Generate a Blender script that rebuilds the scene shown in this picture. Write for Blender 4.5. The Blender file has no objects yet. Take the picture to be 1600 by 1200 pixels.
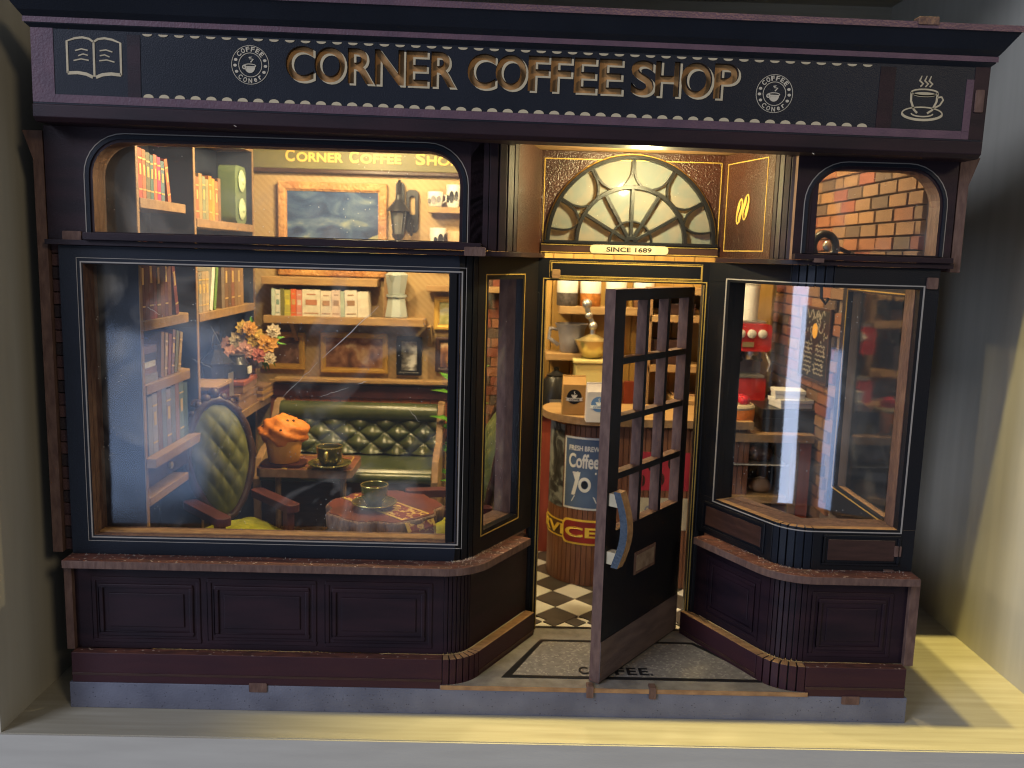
import bpy, bmesh, math, random
from mathutils import Vector, Matrix
from mathutils.geometry import tessellate_polygon
random.seed(11)
S = bpy.context.scene
COL = S.collection
PI = math.pi

# ------------------------------------------------------------------ camera (1 unit = 10 cm of the model shop)
F_PX, PITCH, ROLL, YAW = 1361.63, .1468, .0276, .0157
CAM = Vector((-.0023, -2.5367, 1.4206))
fwd = Vector((math.sin(YAW) * math.cos(PITCH), math.cos(YAW) * math.cos(PITCH), -math.sin(PITCH)))
rgt = Vector((math.cos(YAW), -math.sin(YAW), 0))
upv = rgt.cross(fwd)
ix = math.cos(ROLL) * rgt + math.sin(ROLL) * upv
iy = math.sin(ROLL) * rgt - math.cos(ROLL) * upv
cd = bpy.data.cameras.new('camera')
cam = bpy.data.objects.new('camera', cd)
COL.objects.link(cam)
cam.matrix_world = Matrix(((ix.x, -iy.x, -fwd.x, CAM.x), (ix.y, -iy.y, -fwd.y, CAM.y), (ix.z, -iy.z, -fwd.z, CAM.z), (0, 0, 0, 1)))
cd.sensor_width = 36
cd.lens = F_PX / 1600 * 36
cd.clip_start, cd.clip_end = .05, 200
cd.dof.use_dof = True
cd.dof.focus_distance = 2.55
cd.dof.aperture_fstop = 2.6
S.camera = cam

# ------------------------------------------------------------------ light
W = bpy.data.worlds.new('World')
S.world = W
W.use_nodes = True
W.node_tree.nodes['Background'].inputs['Color'].default_value = (.80, .86, 1.0, 1)
W.node_tree.nodes['Background'].inputs['Strength'].default_value = .18


def lamp(name, kind, loc, watts, colour, aim=None, **kw):
    d = bpy.data.lights.new(name, kind)
    d.energy, d.color = watts, colour
    for k, v in kw.items():
        setattr(d, k, v)
    o = bpy.data.objects.new(name, d)
    o.location = loc
    if aim is not None:
        o.rotation_euler = (Vector(aim) - Vector(loc)).to_track_quat('-Z', 'Y').to_euler()
    COL.objects.link(o)
    return o


# the room's window, far off to the front left; two added cool panels, one further left and one high up as facade fill
lamp('room_window', 'AREA', (-13.1, -28, -5.0), 300, (.42, .60, 1.0), (0, 0, 1.2), shape='RECTANGLE', size=5.0, size_y=6.0)
lamp('added_left_panel', 'AREA', (-16, -11, -1.2), 900, (.60, .72, 1.0), (0, 0, 1.0), shape='RECTANGLE', size=4, size_y=12)  # added source, made tall to draw the streak in the bent pane
lamp('added_facade_fill', 'AREA', (-13, -12, 10), 2300, (.74, .80, 1.0), (0, 0, 1.0), shape='RECTANGLE', size=7, size_y=7)  # added soft fill for the facade, too high for the lower panes to mirror
lamp('added_warm_fill', 'AREA', (9, -13, 8), 520, (1, .80, .52), (0, 0, .8), shape='DISK', size=2.5)  # added warm fill from the right that lifts the left shelf wall
# two warm ceiling spots over the shelf
lamp('ceiling_spot', 'SPOT', (.83, -.34, 6.2), 1250, (1, .79, .23), (1.2, -.05, 0), spot_size=.68, spot_blend=.7, shadow_soft_size=.03)
lamp('ceiling_spot', 'SPOT', (1.1, -.34, 6.2), 1250, (1, .79, .23), (1.25, -.05, 0), spot_size=.68, spot_blend=.7, shadow_soft_size=.03)
# the shop's own warm lamps under its ceiling
WARM = (1, .81, .45)
lamp('ceiling_bulb', 'POINT', (-.62, .95, 1.92), 42, WARM, shadow_soft_size=.05)
lamp('ceiling_bulb', 'POINT', (-.45, .40, 1.90), 34, WARM, shadow_soft_size=.05)
lamp('ceiling_bulb', 'POINT', (.42, .95, 1.92), 52, WARM, shadow_soft_size=.05)
lamp('ceiling_bulb', 'POINT', (.98, .62, 1.92), 15, WARM, shadow_soft_size=.05)
lamp('porch_bulb', 'POINT', (.43, .19, 1.672), 19, (1, .84, .40), shadow_soft_size=.02)

S.view_settings.view_transform = 'Standard'
S.view_settings.look = 'None'
S.view_settings.exposure = 0
S.view_settings.gamma = 1
try:
    S.cycles.max_bounces = 10
    S.cycles.transparent_max_bounces = 24
    S.cycles.caustics_reflective = False
    S.cycles.caustics_refractive = False
    S.cycles.use_denoising = True
    S.cycles.filter_width = 1.15
    S.cycles.sample_clamp_indirect = 4
except Exception:
    pass


# ------------------------------------------------------------------ helpers
def ray(px, py):
    return ix * ((px - 800) / F_PX) + iy * ((py - 600) / F_PX) + fwd


def at(px, py, y):            # the point of the photograph that lies at depth y
    d = ray(px, py)
    return CAM + d * ((y - CAM.y) / d.y)


def atx(px, py, x):
    d = ray(px, py)
    return CAM + d * ((x - CAM.x) / d.x)


def atz(px, py, z):
    d = ray(px, py)
    return CAM + d * ((z - CAM.z) / d.z)


class MB:
    def __init__(s):
        s.v, s.f, s.m = [], [], []

    def add(s, vs, fs, mi=0):
        o = len(s.v)
        s.v += [tuple(p) for p in vs]
        s.f += [[i + o for i in f] for f in fs]
        s.m += [mi] * len(fs)
        return s

    def box(s, x0, x1, y0, y1, z0, z1, mi=0):
        v = [(x, y, z) for z in (z0, z1) for y in (y0, y1) for x in (x0, x1)]
        return s.add(v, [(0, 1, 3, 2), (4, 6, 7, 5), (0, 4, 5, 1), (2, 3, 7, 6), (0, 2, 6, 4), (1, 5, 7, 3)], mi)

    def obox(s, c, size, M=None, mi=0):
        M = M or Matrix.Identity(3)
        c = Vector(c)
        v = [c + M @ Vector((x * size[0] / 2, y * size[1] / 2, z * size[2] / 2)) for z in (-1, 1) for y in (-1, 1) for x in (-1, 1)]
        return s.add(v, [(0, 1, 3, 2), (4, 6, 7, 5), (0, 4, 5, 1), (2, 3, 7, 6), (0, 2, 6, 4), (1, 5, 7, 3)], mi)

    def plate(s, loops, fn, d0, d1, mi=0, side=None):
        """loops of (u,v) with even-odd holes; fn(u,v,d) gives the point; d0 front, d1 back"""
        side = mi if side is None else side
        if len(loops) == 2 and len(loops[0]) == len(loops[1]):
            k = len(loops[0])
            tri = [q for i in range(k) for q in ((i, (i + 1) % k, (i + 1) % k + k), (i, (i + 1) % k + k, i + k))]
        else:
            tri = tessellate_polygon([[Vector((u, v, 0)) for u, v in l] for l in loops])
        flat = [p for l in loops for p in l]
        n = len(flat)
        vs = [fn(u, v, d0) for u, v in flat] + [fn(u, v, d1) for u, v in flat]
        fs = [tuple(t) for t in tri] + [tuple(i + n for i in reversed(t)) for t in tri]
        s.add(vs, fs, mi)
        o, fs = 0, []
        for l in loops:
            k = len(l)
            for i in range(k):
                a, b = o + i, o + (i + 1) % k
                fs.append((a, b, b + n, a + n))
            o += k
        base = len(s.v) - 2 * n
        s.f += [[i + base for i in f] for f in fs]
        s.m += [side] * len(fs)
        return s

    def plate_y(s, loops, y0, y1, mi=0, side=None):
        return s.plate(loops, lambda u, v, d: (u, d, v), y0, y1, mi, side)

    def plate_x(s, loops, x0, x1, mi=0, side=None):
        return s.plate(loops, lambda u, v, d: (d, u, v), x0, x1, mi, side)

    def plate_z(s, loops, z0, z1, mi=0, side=None):
        return s.plate(loops, lambda u, v, d: (u, v, d), z0, z1, mi, side)

    def tube(s, path, r, n=8, mi=0, closed=False):
        path = [Vector(p) for p in path]
        k = len(path)
        rr = r if isinstance(r, (list, tuple)) else [r] * k
        vs, prev = [], None
        for i in range(k):
            a = path[(i - 1) % k] if closed or i > 0 else path[i]
            b = path[(i + 1) % k] if closed or i < k - 1 else path[i]
            t = (b - a).normalized()
            if prev is None:
                q = Vector((0, 0, 1)) if abs(t.z) < .9 else Vector((1, 0, 0))
                u = t.cross(q).normalized()
            else:
                u = (prev - t * prev.dot(t)).normalized()
            prev = u
            w = t.cross(u)
            vs += [path[i] + (u * math.cos(2 * PI * j / n) + w * math.sin(2 * PI * j / n)) * rr[i] for j in range(n)]
        fs = []
        for i in range(k if closed else k - 1):
            for j in range(n):
                a, b = i * n + j, i * n + (j + 1) % n
                c, d = ((i + 1) % k) * n + (j + 1) % n, ((i + 1) % k) * n + j
                fs.append((a, b, c, d))
        if not closed:
            fs += [tuple(range(n - 1, -1, -1)), tuple((k - 1) * n + j for j in range(n))]
        return s.add(vs, fs, mi)

    def lathe(s, prof, c, n=20, mi=0, wob=None):
        c = Vector(c)
        vs = []
        for r, z in prof:
            for j in range(n):
                a = 2 * PI * j / n
                q = 1 if wob is None else wob(a, z)
                vs.append(c + Vector((r * q * math.cos(a), r * q * math.sin(a), z)))
        fs = [(i * n + j, i * n + (j + 1) % n, (i + 1) * n + (j + 1) % n, (i + 1) * n + j) for i in range(len(prof) - 1) for j in range(n)]
        fs += [tuple(range(n - 1, -1, -1)), tuple((len(prof) - 1) * n + j for j in range(n))]
        return s.add(vs, fs, mi)

    def grid(s, fn, nu, nv, mi=0):
        vs = [fn(i / nu, j / nv) for j in range(nv + 1) for i in range(nu + 1)]
        fs = [(j * (nu + 1) + i, j * (nu + 1) + i + 1, (j + 1) * (nu + 1) + i + 1, (j + 1) * (nu + 1) + i) for j in range(nv) for i in range(nu)]
        return s.add(vs, fs, mi)

    def blob(s, c, r, n=12, mi=0, fn=None):
        c = Vector(c)
        rows = n // 2 + 1
        r = Vector(r) if not isinstance(r, (int, float)) else Vector((r, r, r))
        prof = []
        vs = []
        for i in range(rows + 1):
            th = PI * i / rows
            for j in range(n):
                a = 2 * PI * j / n
                d = Vector((math.sin(th) * math.cos(a), math.sin(th) * math.sin(a), -math.cos(th)))
                q = fn(d) if fn else 1
                vs.append(c + Vector((d.x * r.x, d.y * r.y, d.z * r.z)) * q)
        fs = [(i * n + j, i * n + (j + 1) % n, (i + 1) * n + (j + 1) % n, (i + 1) * n + j) for i in range(rows) for j in range(n)]
        return s.add(vs, fs, mi)

    def xf(s, M):
        s.v = [tuple(M @ Vector(p)) for p in s.v]
        return s

    def mesh(s, name, mats, smooth=0, recalc=True):
        me = bpy.data.meshes.new(name)
        me.from_pydata(s.v, [], s.f)
        for m in mats if isinstance(mats, (list, tuple)) else [mats]:
            me.materials.append(m)
        me.polygons.foreach_set('material_index', s.m)
        if recalc:
            b = bmesh.new()
            b.from_mesh(me)
            bmesh.ops.remove_doubles(b, verts=b.verts, dist=1e-6)
            bmesh.ops.recalc_face_normals(b, faces=b.faces)
            b.to_mesh(me)
            b.free()
        if smooth:
            me.polygons.foreach_set('use_smooth', [True] * len(me.polygons))
            me.set_sharp_from_angle(angle=math.radians(smooth))
        me.update()
        return me

    def build(s, name, mats, parent=None, bevel=0, smooth=0, recalc=True, loc=None):
        me = s.mesh(name, mats, smooth, recalc)
        o = bpy.data.objects.new(name, me)
        COL.objects.link(o)
        if parent is not None:
            o.parent = parent
        if loc is not None:
            o.location = loc
        if bevel:
            b = o.modifiers.new('bevel', 'BEVEL')
            b.width, b.segments, b.limit_method, b.angle_limit = bevel, 2, 'ANGLE', .7
            b.use_clamp_overlap = True
        return o


def tag(o, label=None, cat=None, group=None, kind=None):
    for k, v in (('label', label), ('category', cat), ('group', group), ('kind', kind)):
        if v:
            o[k] = v
    return o


def thing(name, label, cat, loc=(0, 0, 0), rz=0, group=None):
    o = bpy.data.objects.new(name, None)
    o.empty_display_size = .05
    COL.objects.link(o)
    o.location = loc
    o.rotation_euler = (0, 0, rz)
    return tag(o, label, cat, group)


def part(name, parent):
    o = bpy.data.objects.new(name, None)
    o.empty_display_size = .05
    COL.objects.link(o)
    o.parent = parent
    return o


def put(name, mesh, parent, loc, scale=(1, 1, 1), rot=(0, 0, 0)):
    o = bpy.data.objects.new(name, mesh)
    COL.objects.link(o)
    o.parent = parent
    o.location, o.scale, o.rotation_euler = loc, scale, rot
    return o


def rrect(x0, x1, z0, z1, r, top_only=False, n=8):
    p = []
    for cx, cz, a0, on in ((x1 - r, z0 + r, -90, not top_only), (x1 - r, z1 - r, 0, True), (x0 + r, z1 - r, 90, True), (x0 + r, z0 + r, 180, not top_only)):
        if on:
            p += [(cx + r * math.cos(math.radians(a0 + 90 * i / n)), cz + r * math.sin(math.radians(a0 + 90 * i / n))) for i in range(n + 1)]
        else:
            p.append((x1 if a0 == -90 else x0, z0))
    return p


def rect(x0, x1, z0, z1):
    return [(x0, z0), (x1, z0), (x1, z1), (x0, z1)]


def circ(cx, cz, rx, rz=None, n=28, a0=0, a1=360):
    rz = rx if rz is None else rz
    full = abs(a1 - a0) >= 360
    k = n if full else n + 1
    return [(cx + rx * math.cos(math.radians(a0 + (a1 - a0) * i / n)), cz + rz * math.sin(math.radians(a0 + (a1 - a0) * i / n))) for i in range(k)]


# lettering: every string is filled once by Blender's own font, then bent or laid where it stands
STR = ['CORNER COFFEE SHOP', 'C', 'O', 'R', 'N', 'E', 'F', 'S', 'H', 'P', 'SINCE 1689', 'COFFEE', 'COFFEE.', 'ORNER', 'OFFEE', 'HOP', 'FRESH BREW', 'Coffee', 'SERVICE',
       'e', 'r']
TXT = {}
_tmp = []
for _s in STR:
    for _bold in (0, 1):
        c = bpy.data.curves.new('t', 'FONT')
        c.body, c.size, c.offset, c.fill_mode = _s, 1, (.024 if _bold else 0), 'BOTH'
        c.resolution_u = 6
        o = bpy.data.objects.new('t', c)
        COL.objects.link(o)
        _tmp.append((_s, _bold, o))
_dg = bpy.context.evaluated_depsgraph_get()
for _s, _bold, o in _tmp:
    me = bpy.data.meshes.new_from_object(o.evaluated_get(_dg))
    b = bmesh.new()
    b.from_mesh(me)
    bmesh.ops.remove_doubles(b, verts=b.verts, dist=1e-5)
    b.verts.ensure_lookup_table()
    vs = [(v.co.x, v.co.y) for v in b.verts]
    fs = [[v.index for v in f.verts] for f in b.faces]
    ed = [(e.verts[0].index, e.verts[1].index) for e in b.edges if len(e.link_faces) == 1]
    b.free()
    bpy.data.meshes.remove(me)
    x0, x1 = min(v[0] for v in vs), max(v[0] for v in vs)
    y0, y1 = min(v[1] for v in vs), max(v[1] for v in vs)
    TXT[_s, _bold] = ([((x - x0) / (x1 - x0), (y - y0) / (y1 - y0)) for x, y in vs], fs, ed, (x1 - x0) / (y1 - y0))
for _s, _b, o in _tmp:
    c = o.data
    bpy.data.objects.remove(o)
    bpy.data.curves.remove(c)


def text(mb, s, fn, d0, d1, bold=0, mi=0):
    """fn(u,v,d): u,v in 0..1 over the string's own box"""
    vs, fs, ed, _a = TXT[s, bold]
    n = len(vs)
    mb.add([fn(u, v, d0) for u, v in vs] + [fn(u, v, d1) for u, v in vs],
           fs + [[i + n for i in reversed(f)] for f in fs] + [(a, b, b + n, a + n) for a, b in ed], mi)
    return mb


# ------------------------------------------------------------------ materials
MATS = {}


def mat(name, col, rough=.5, metal=0, col2=None, nscale=8, stretch=(1, 1, 1), bump=0, bscale=120, bdist=.002, spec=.3, ramp=(.35, .65), fleck=None, coat=0):
    m = bpy.data.materials.new(name)
    m.use_nodes = True
    nt = m.node_tree
    N, L = nt.nodes, nt.links
    p = N['Principled BSDF']
    p.inputs['Base Color'].default_value = (*col, 1)
    p.inputs['Roughness'].default_value = rough
    p.inputs['Metallic'].default_value = metal
    p.inputs['Specular IOR Level'].default_value = spec
    p.inputs['Coat Weight'].default_value = coat
    tc = N.new('ShaderNodeTexCoord')
    mp = N.new('ShaderNodeMapping')
    mp.inputs['Scale'].default_value = stretch
    L.new(tc.outputs['Object'], mp.inputs['Vector'])
    out = None
    if col2 is not None:
        nz = N.new('ShaderNodeTexNoise')
        nz.inputs['Scale'].default_value = nscale
        nz.inputs['Detail'].default_value = 6
        L.new(mp.outputs[0], nz.inputs['Vector'])
        cr = N.new('ShaderNodeValToRGB')
        cr.color_ramp.elements[0].position, cr.color_ramp.elements[1].position = ramp
        cr.color_ramp.elements[0].color, cr.color_ramp.elements[1].color = (*col, 1), (*col2, 1)
        L.new(nz.outputs['Fac'], cr.inputs['Fac'])
        out = cr.outputs['Color']
    if fleck is not None:           # (scale, share, colour)
        vo = N.new('ShaderNodeTexVoronoi')
        vo.inputs['Scale'].default_value = fleck[0]
        L.new(tc.outputs['Object'], vo.inputs['Vector'])
        lt = N.new('ShaderNodeMath')
        lt.operation = 'LESS_THAN'
        lt.inputs[1].default_value = fleck[1]
        sx = N.new('ShaderNodeSeparateColor')
        L.new(vo.outputs['Color'], sx.inputs[0])
        L.new(sx.outputs[0], lt.inputs[0])
        mx = N.new('ShaderNodeMix')
        mx.data_type = 'RGBA'
        L.new(lt.outputs[0], mx.inputs['Factor'])
        if out is not None:
            L.new(out, mx.inputs[6])
        else:
            mx.inputs[6].default_value = (*col, 1)
        mx.inputs[7].default_value = (*fleck[2], 1)
        out = mx.outputs[2]
    if out is not None:
        L.new(out, p.inputs['Base Color'])
    if bump:
        nb = N.new('ShaderNodeTexNoise')
        nb.inputs['Scale'].default_value = bscale
        nb.inputs['Detail'].default_value = 3
        L.new(mp.outputs[0], nb.inputs['Vector'])
        bu = N.new('ShaderNodeBump')
        bu.inputs['Strength'].default_value = bump
        bu.inputs['Distance'].default_value = bdist
        L.new(nb.outputs['Fac'], bu.inputs['Height'])
        L.new(bu.outputs[0], p.inputs['Normal'])
    MATS[name] = m
    return m


def glass(name, gloss=1.0, dust=.012, tint=(1, 1, 1), frost=0, seed=0, rough=.035, warp=.0, mottle=None, veil=(.75, .72, .66)):
    """thin clear acrylic: mirror by Fresnel, the rest passes straight; specks of dust and fine scratches on it"""
    m = bpy.data.materials.new(name)
    m.use_nodes = True
    nt = m.node_tree
    N, L = nt.nodes, nt.links
    N.remove(N['Principled BSDF'])
    out = N['Material Output']
    tr = N.new('ShaderNodeBsdfTransparent')
    tr.inputs[0].default_value = (*tint, 1)
    gl = N.new('ShaderNodeBsdfGlossy')
    gl.inputs['Roughness'].default_value = rough
    wn = N.new('ShaderNodeTexNoise')       # the sheet is not quite flat
    wn.inputs['Scale'].default_value = 4.0
    wn.inputs['Detail'].default_value = 1
    wb = N.new('ShaderNodeBump')
    wb.inputs['Strength'].default_value, wb.inputs['Distance'].default_value = warp, .03
    tcw = N.new('ShaderNodeTexCoord')
    L.new(tcw.outputs['Object'], wn.inputs['Vector'])
    L.new(wn.outputs['Fac'], wb.inputs['Height'])
    L.new(wb.outputs[0], gl.inputs['Normal'])
    lw = N.new('ShaderNodeLayerWeight')
    lw.inputs['Blend'].default_value = .5
    pw = N.new('ShaderNodeMath')
    pw.operation = 'POWER'
    pw.inputs[1].default_value = 5
    L.new(lw.outputs['Facing'], pw.inputs[0])
    fr = N.new('ShaderNodeMath')
    fr.operation = 'MULTIPLY_ADD'
    fr.inputs[1].default_value, fr.inputs[2].default_value = .96, .04
    L.new(pw.outputs[0], fr.inputs[0])
    mu = N.new('ShaderNodeMath')
    mu.operation = 'MULTIPLY'
    mu.inputs[1].default_value = gloss
    L.new(fr.outputs[0], mu.inputs[0])
    mx = N.new('ShaderNodeMixShader')
    L.new(mu.outputs[0], mx.inputs[0])
    L.new(tr.outputs[0], mx.inputs[1])
    L.new(gl.outputs[0], mx.inputs[2])
    tc = N.new('ShaderNodeTexCoord')
    df = N.new('ShaderNodeBsdfDiffuse')
    df.inputs[0].default_value = (*veil, 1)
    if mottle:
        mn_ = N.new('ShaderNodeTexNoise')
        mn_.inputs['Scale'].default_value = 9
        mn_.inputs['Distortion'].default_value = 1
        mc = N.new('ShaderNodeValToRGB')
        mc.color_ramp.elements[0].position, mc.color_ramp.elements[1].position = .42, .58
        mc.color_ramp.elements[0].color, mc.color_ramp.elements[1].color = (*veil, 1), (*mottle, 1)
        L.new(tc.outputs['Object'], mn_.inputs['Vector'])
        L.new(mn_.outputs['Fac'], mc.inputs[0])
        L.new(mc.outputs[0], df.inputs[0])
    vo = N.new('ShaderNodeTexVoronoi')
    vo.inputs['Scale'].default_value = 52
    L.new(tc.outputs['Object'], vo.inputs['Vector'])
    lt = N.new('ShaderNodeMath')
    lt.operation = 'LESS_THAN'
    lt.inputs[1].default_value = .085
    L.new(vo.outputs['Distance'], lt.inputs[0])
    nz = N.new('ShaderNodeTexNoise')
    nz.inputs['Scale'].default_value = 6
    L.new(tc.outputs['Object'], nz.inputs['Vector'])
    gt = N.new('ShaderNodeMath')
    gt.operation = 'GREATER_THAN'
    gt.inputs[1].default_value = .54
    L.new(nz.outputs['Fac'], gt.inputs[0])
    ml = N.new('ShaderNodeMath')
    ml.operation = 'MULTIPLY'
    L.new(lt.outputs[0], ml.inputs[0])
    L.new(gt.outputs[0], ml.inputs[1])
    # smears: a weak veil that catches light
    sm = N.new('ShaderNodeTexNoise')
    sm.inputs['Scale'].default_value = 3.2
    sm.inputs['Detail'].default_value = 8
    sm.inputs['Distortion'].default_value = 1.5
    L.new(tc.outputs['Object'], sm.inputs['Vector'])
    mr = N.new('ShaderNodeMapRange')
    mr.inputs[1].default_value, mr.inputs[2].default_value = .5, .8
    mr.inputs[3].default_value, mr.inputs[4].default_value = frost, frost + dust * 4
    L.new(sm.outputs['Fac'], mr.inputs[0])
    ad = N.new('ShaderNodeMath')
    ad.operation = 'MULTIPLY_ADD'
    ad.inputs[1].default_value = .45 if dust else 0
    L.new(ml.outputs[0], ad.inputs[0])
    L.new(mr.outputs[0], ad.inputs[2])
    m2 = N.new('ShaderNodeMixShader')
    L.new(ad.outputs[0], m2.inputs[0])
    L.new(mx.outputs[0], m2.inputs[1])
    L.new(df.outputs[0], m2.inputs[2])
    L.new(m2.outputs[0], out.inputs['Surface'])
    MATS[name] = m
    return m


NAVY = mat('navy_print', (.0105, .0130, .0200), .42, spec=.2, col2=(.0078, .0100, .0155), nscale=5, bump=.45, bscale=330, bdist=.0014)
BLACK = mat('black_print', (.0065, .0075, .010), .38, spec=.22, col2=(.009, .0085, .010), nscale=7, bump=.45, bscale=330, bdist=.0014)
PLUM = mat('dark_plum_print', (.0230, .0105, .0145), .45, spec=.2, col2=(.0115, .0065, .0100), nscale=4, stretch=(1, 1, 5), bump=.4, bscale=240, bdist=.0014)
PLUMRED = mat('plum_red_print', (.042, .015, .018), .42, spec=.2, col2=(.034, .013, .017), nscale=5, stretch=(1, 1, 6), bump=.35, bscale=150, bdist=.002)
STRIPE = mat('mauve_print', (.105, .056, .075), .5, col2=(.075, .042, .060), nscale=14, bump=.55, bscale=170, bdist=.0025)
PORCH = mat('oxblood_print', (.046, .014, .008), .33, spec=.5, col2=(.020, .0075, .006), nscale=5, bump=.9, bscale=170, bdist=.004)
CREAM = mat('cream_print', (.46, .385, .25), .5, col2=(.37, .31, .20), nscale=30, bump=.3, bscale=170)
LINE = mat('cool_lit_line_print', (.25, .23, .20), .5, col2=(.28, .25, .22), nscale=30)  # the gold lines' print, paled for the cool light on the front
GOLD = mat('gold_line_print', (.62, .42, .10), .38, metal=.35, col2=(.5, .33, .08), nscale=40, bump=.3, bscale=150)
MDF = mat('fibreboard_edge', (.135, .078, .058), .7, col2=(.085, .046, .036), nscale=60, stretch=(1, 1, .35), bump=.5, bscale=140, bdist=.004)
MDF_LIT = mat('lit_fibreboard_edge', (.33, .19, .085), .65, col2=(.22, .12, .055), nscale=55, stretch=(.5, 1, 1), bump=.5, bscale=140, bdist=.003)  # same fibreboard with warm lamplight put into its colour
SILLTOP = mat('sill_top', (.135, .05, .034), .55, col2=(.06, .026, .022), nscale=45, stretch=(.4, 1, 1), bump=.6, bscale=120, bdist=.004, fleck=(160, .035, (.34, .24, .18)))
STONE = mat('blue_grey_stone_print', (.140, .148, .190), .55, col2=(.094, .100, .135), nscale=7, bump=.6, bscale=170, bdist=.003, fleck=(300, .012, (.06, .06, .08)))
WOOD = mat('honey_wood', (.35, .22, .095), .5, col2=(.27, .16, .065), nscale=9, stretch=(1, 6, 6), bump=.15, bscale=60)
WOODX = mat('honey_wood_edge', (.27, .165, .08), .55, col2=(.20, .115, .052), nscale=30, stretch=(1, 1, 1), bump=.4, bscale=120, bdist=.003)
PLANK = mat('yellow_plank', (.42, .25, .07), .5, col2=(.33, .19, .05), nscale=6, stretch=(5, 5, .6), bump=.1)
PAPER = mat('tan_wallpaper', (.41, .285, .135), .6, col2=(.35, .235, .105), nscale=3, bump=.1)
_nt = PAPER.node_tree
_w = _nt.nodes.new('ShaderNodeTexWave')
_w.bands_direction = 'DIAGONAL'
_w.inputs['Scale'].default_value = 21
_tc = _nt.nodes.new('ShaderNodeTexCoord')
_nt.links.new(_tc.outputs['Object'], _w.inputs['Vector'])
_mx = _nt.nodes.new('ShaderNodeMix')
_mx.data_type, _mx.blend_type = 'RGBA', 'MULTIPLY'
_mr = _nt.nodes.new('ShaderNodeMath')
_mr.operation = 'MULTIPLY'
_mr.inputs[1].default_value = .35
_nt.links.new(_w.outputs['Fac'], _mr.inputs[0])
_nt.links.new(_mr.outputs[0], _mx.inputs['Factor'])
_src = _nt.nodes['Principled BSDF'].inputs['Base Color'].links[0].from_socket
_nt.links.new(_src, _mx.inputs[6])
_mx.inputs[7].default_value = (.72, .66, .55, 1)
_nt.links.new(_mx.outputs[2], _nt.nodes['Principled BSDF'].inputs['Base Color'])
DARKW = mat('dark_wood', (.050, .024, .018), .35, col2=(.032, .016, .012), nscale=10, stretch=(1, 1, 6), bump=.15)
MAROON = mat('maroon_wood', (.085, .025, .024), .4, col2=(.055, .017, .018), nscale=10, stretch=(1, 5, 1), bump=.2)
SHADE = mat('shaded_board', (.022, .028, .045), .5, col2=(.014, .018, .03), nscale=5, bump=.2)  # dark colour holds the shade on unlit bookcase panels and left wall
GREEN = mat('green_leather', (.064, .076, .029), .30, spec=.5, col2=(.031, .042, .017), nscale=5, bump=.12, bscale=90)
OLIVE = mat('olive_velvet', (.105, .110, .026), .6, col2=(.07, .076, .018), nscale=20, bump=.3, bscale=160)
SEATG = mat('lime_cushion', (.30, .30, .02), .6, col2=(.22, .23, .018), nscale=20, bump=.3, bscale=160)
WHITE = mat('off_white', (.66, .64, .58), .5, col2=(.58, .56, .50), nscale=20)
CERAM = mat('gold_green_glaze', (.13, .13, .035), .16, metal=.45, col2=(.09, .085, .028), nscale=14, coat=.6)
RIM = mat('gilt_rim', (.55, .47, .14), .2, metal=.8)
MUFF = mat('orange_muffin', (.72, .235, .035), .55, col2=(.62, .17, .022), nscale=7, bump=.6, bscale=30, bdist=.01)
CUP = mat('yellow_muffin_cup', (.66, .32, .06), .55, col2=(.56, .25, .045), nscale=9)
RED = mat('red_enamel', (.42, .026, .026), .35, col2=(.34, .02, .02), nscale=5)
METAL = mat('brushed_steel', (.55, .54, .50), .32, metal=.85, col2=(.45, .44, .40), nscale=20)
BRASS = mat('pale_brass', (.62, .50, .24), .3, metal=.8)
BLACKM = mat('black_enamel', (.012, .012, .013), .3)
GREY = mat('grey_print', (.22, .21, .22), .5, col2=(.15, .14, .15), nscale=12)
KRAFT = mat('kraft_paper', (.42, .235, .075), .6, col2=(.36, .20, .06), nscale=20, bump=.15)
PALEBAG = mat('pale_paper', (.52, .46, .42), .6, col2=(.46, .41, .37), nscale=20, bump=.15)
TERR = mat('terrazzo', (.20, .185, .16), .5, col2=(.14, .128, .11), nscale=60, fleck=(150, .14, (.27, .25, .21)), bump=.3, bscale=120)
STEPG = mat('grey_step', (.21, .195, .165), .55, col2=(.14, .125, .105), nscale=25, bump=.35, bscale=150)
TILEW = mat('white_tile', (.70, .66, .55), .4, col2=(.62, .58, .48), nscale=10)
TILEB = mat('dark_tile', (.085, .07, .06), .4, col2=(.06, .05, .042), nscale=10)
GROUT = mat('grout', (.30, .27, .22), .8)
BIRCH = mat('birch_shelf', (.39, .365, .295), .5, col2=(.30, .275, .21), nscale=4, stretch=(.5, 9, 9), bump=.12, bscale=80, ramp=(.3, .7))
BIRCHW = mat('birch_wall', (.45, .43, .36), .5, col2=(.40, .38, .315), nscale=3, stretch=(7, 7, .5), bump=.12, bscale=80, ramp=(.3, .7))
BIRCHG = mat('shelf_edge_band', (.43, .41, .36), .5, col2=(.39, .37, .325), nscale=5, stretch=(.6, 5, 5), bump=.1)
LEAF = mat('green_leaf', (.10, .30, .02), .45, col2=(.07, .2, .015), nscale=9)
BRICKS = [mat('brick_%s' % n, c, .7, col2=tuple(v * .55 for v in c), nscale=22, bump=.9, bscale=34, bdist=.012) for n, c in
          (('orange', (.36, .145, .07)), ('tan', (.29, .165, .09)), ('brown', (.15, .095, .068)), ('red', (.29, .09, .055)), ('amber', (.38, .20, .095)))]
DBRICK = [mat('dark_brick_%s' % n, c, .7, col2=tuple(v * .7 for v in c), nscale=14, bump=.6, bscale=30, bdist=.01) for n, c in
          (('plum', (.075, .038, .038)), ('rust', (.10, .05, .045)), ('soot', (.035, .024, .026)))]
MORTAR = mat('mortar', (.15, .105, .075), .9)
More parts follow.
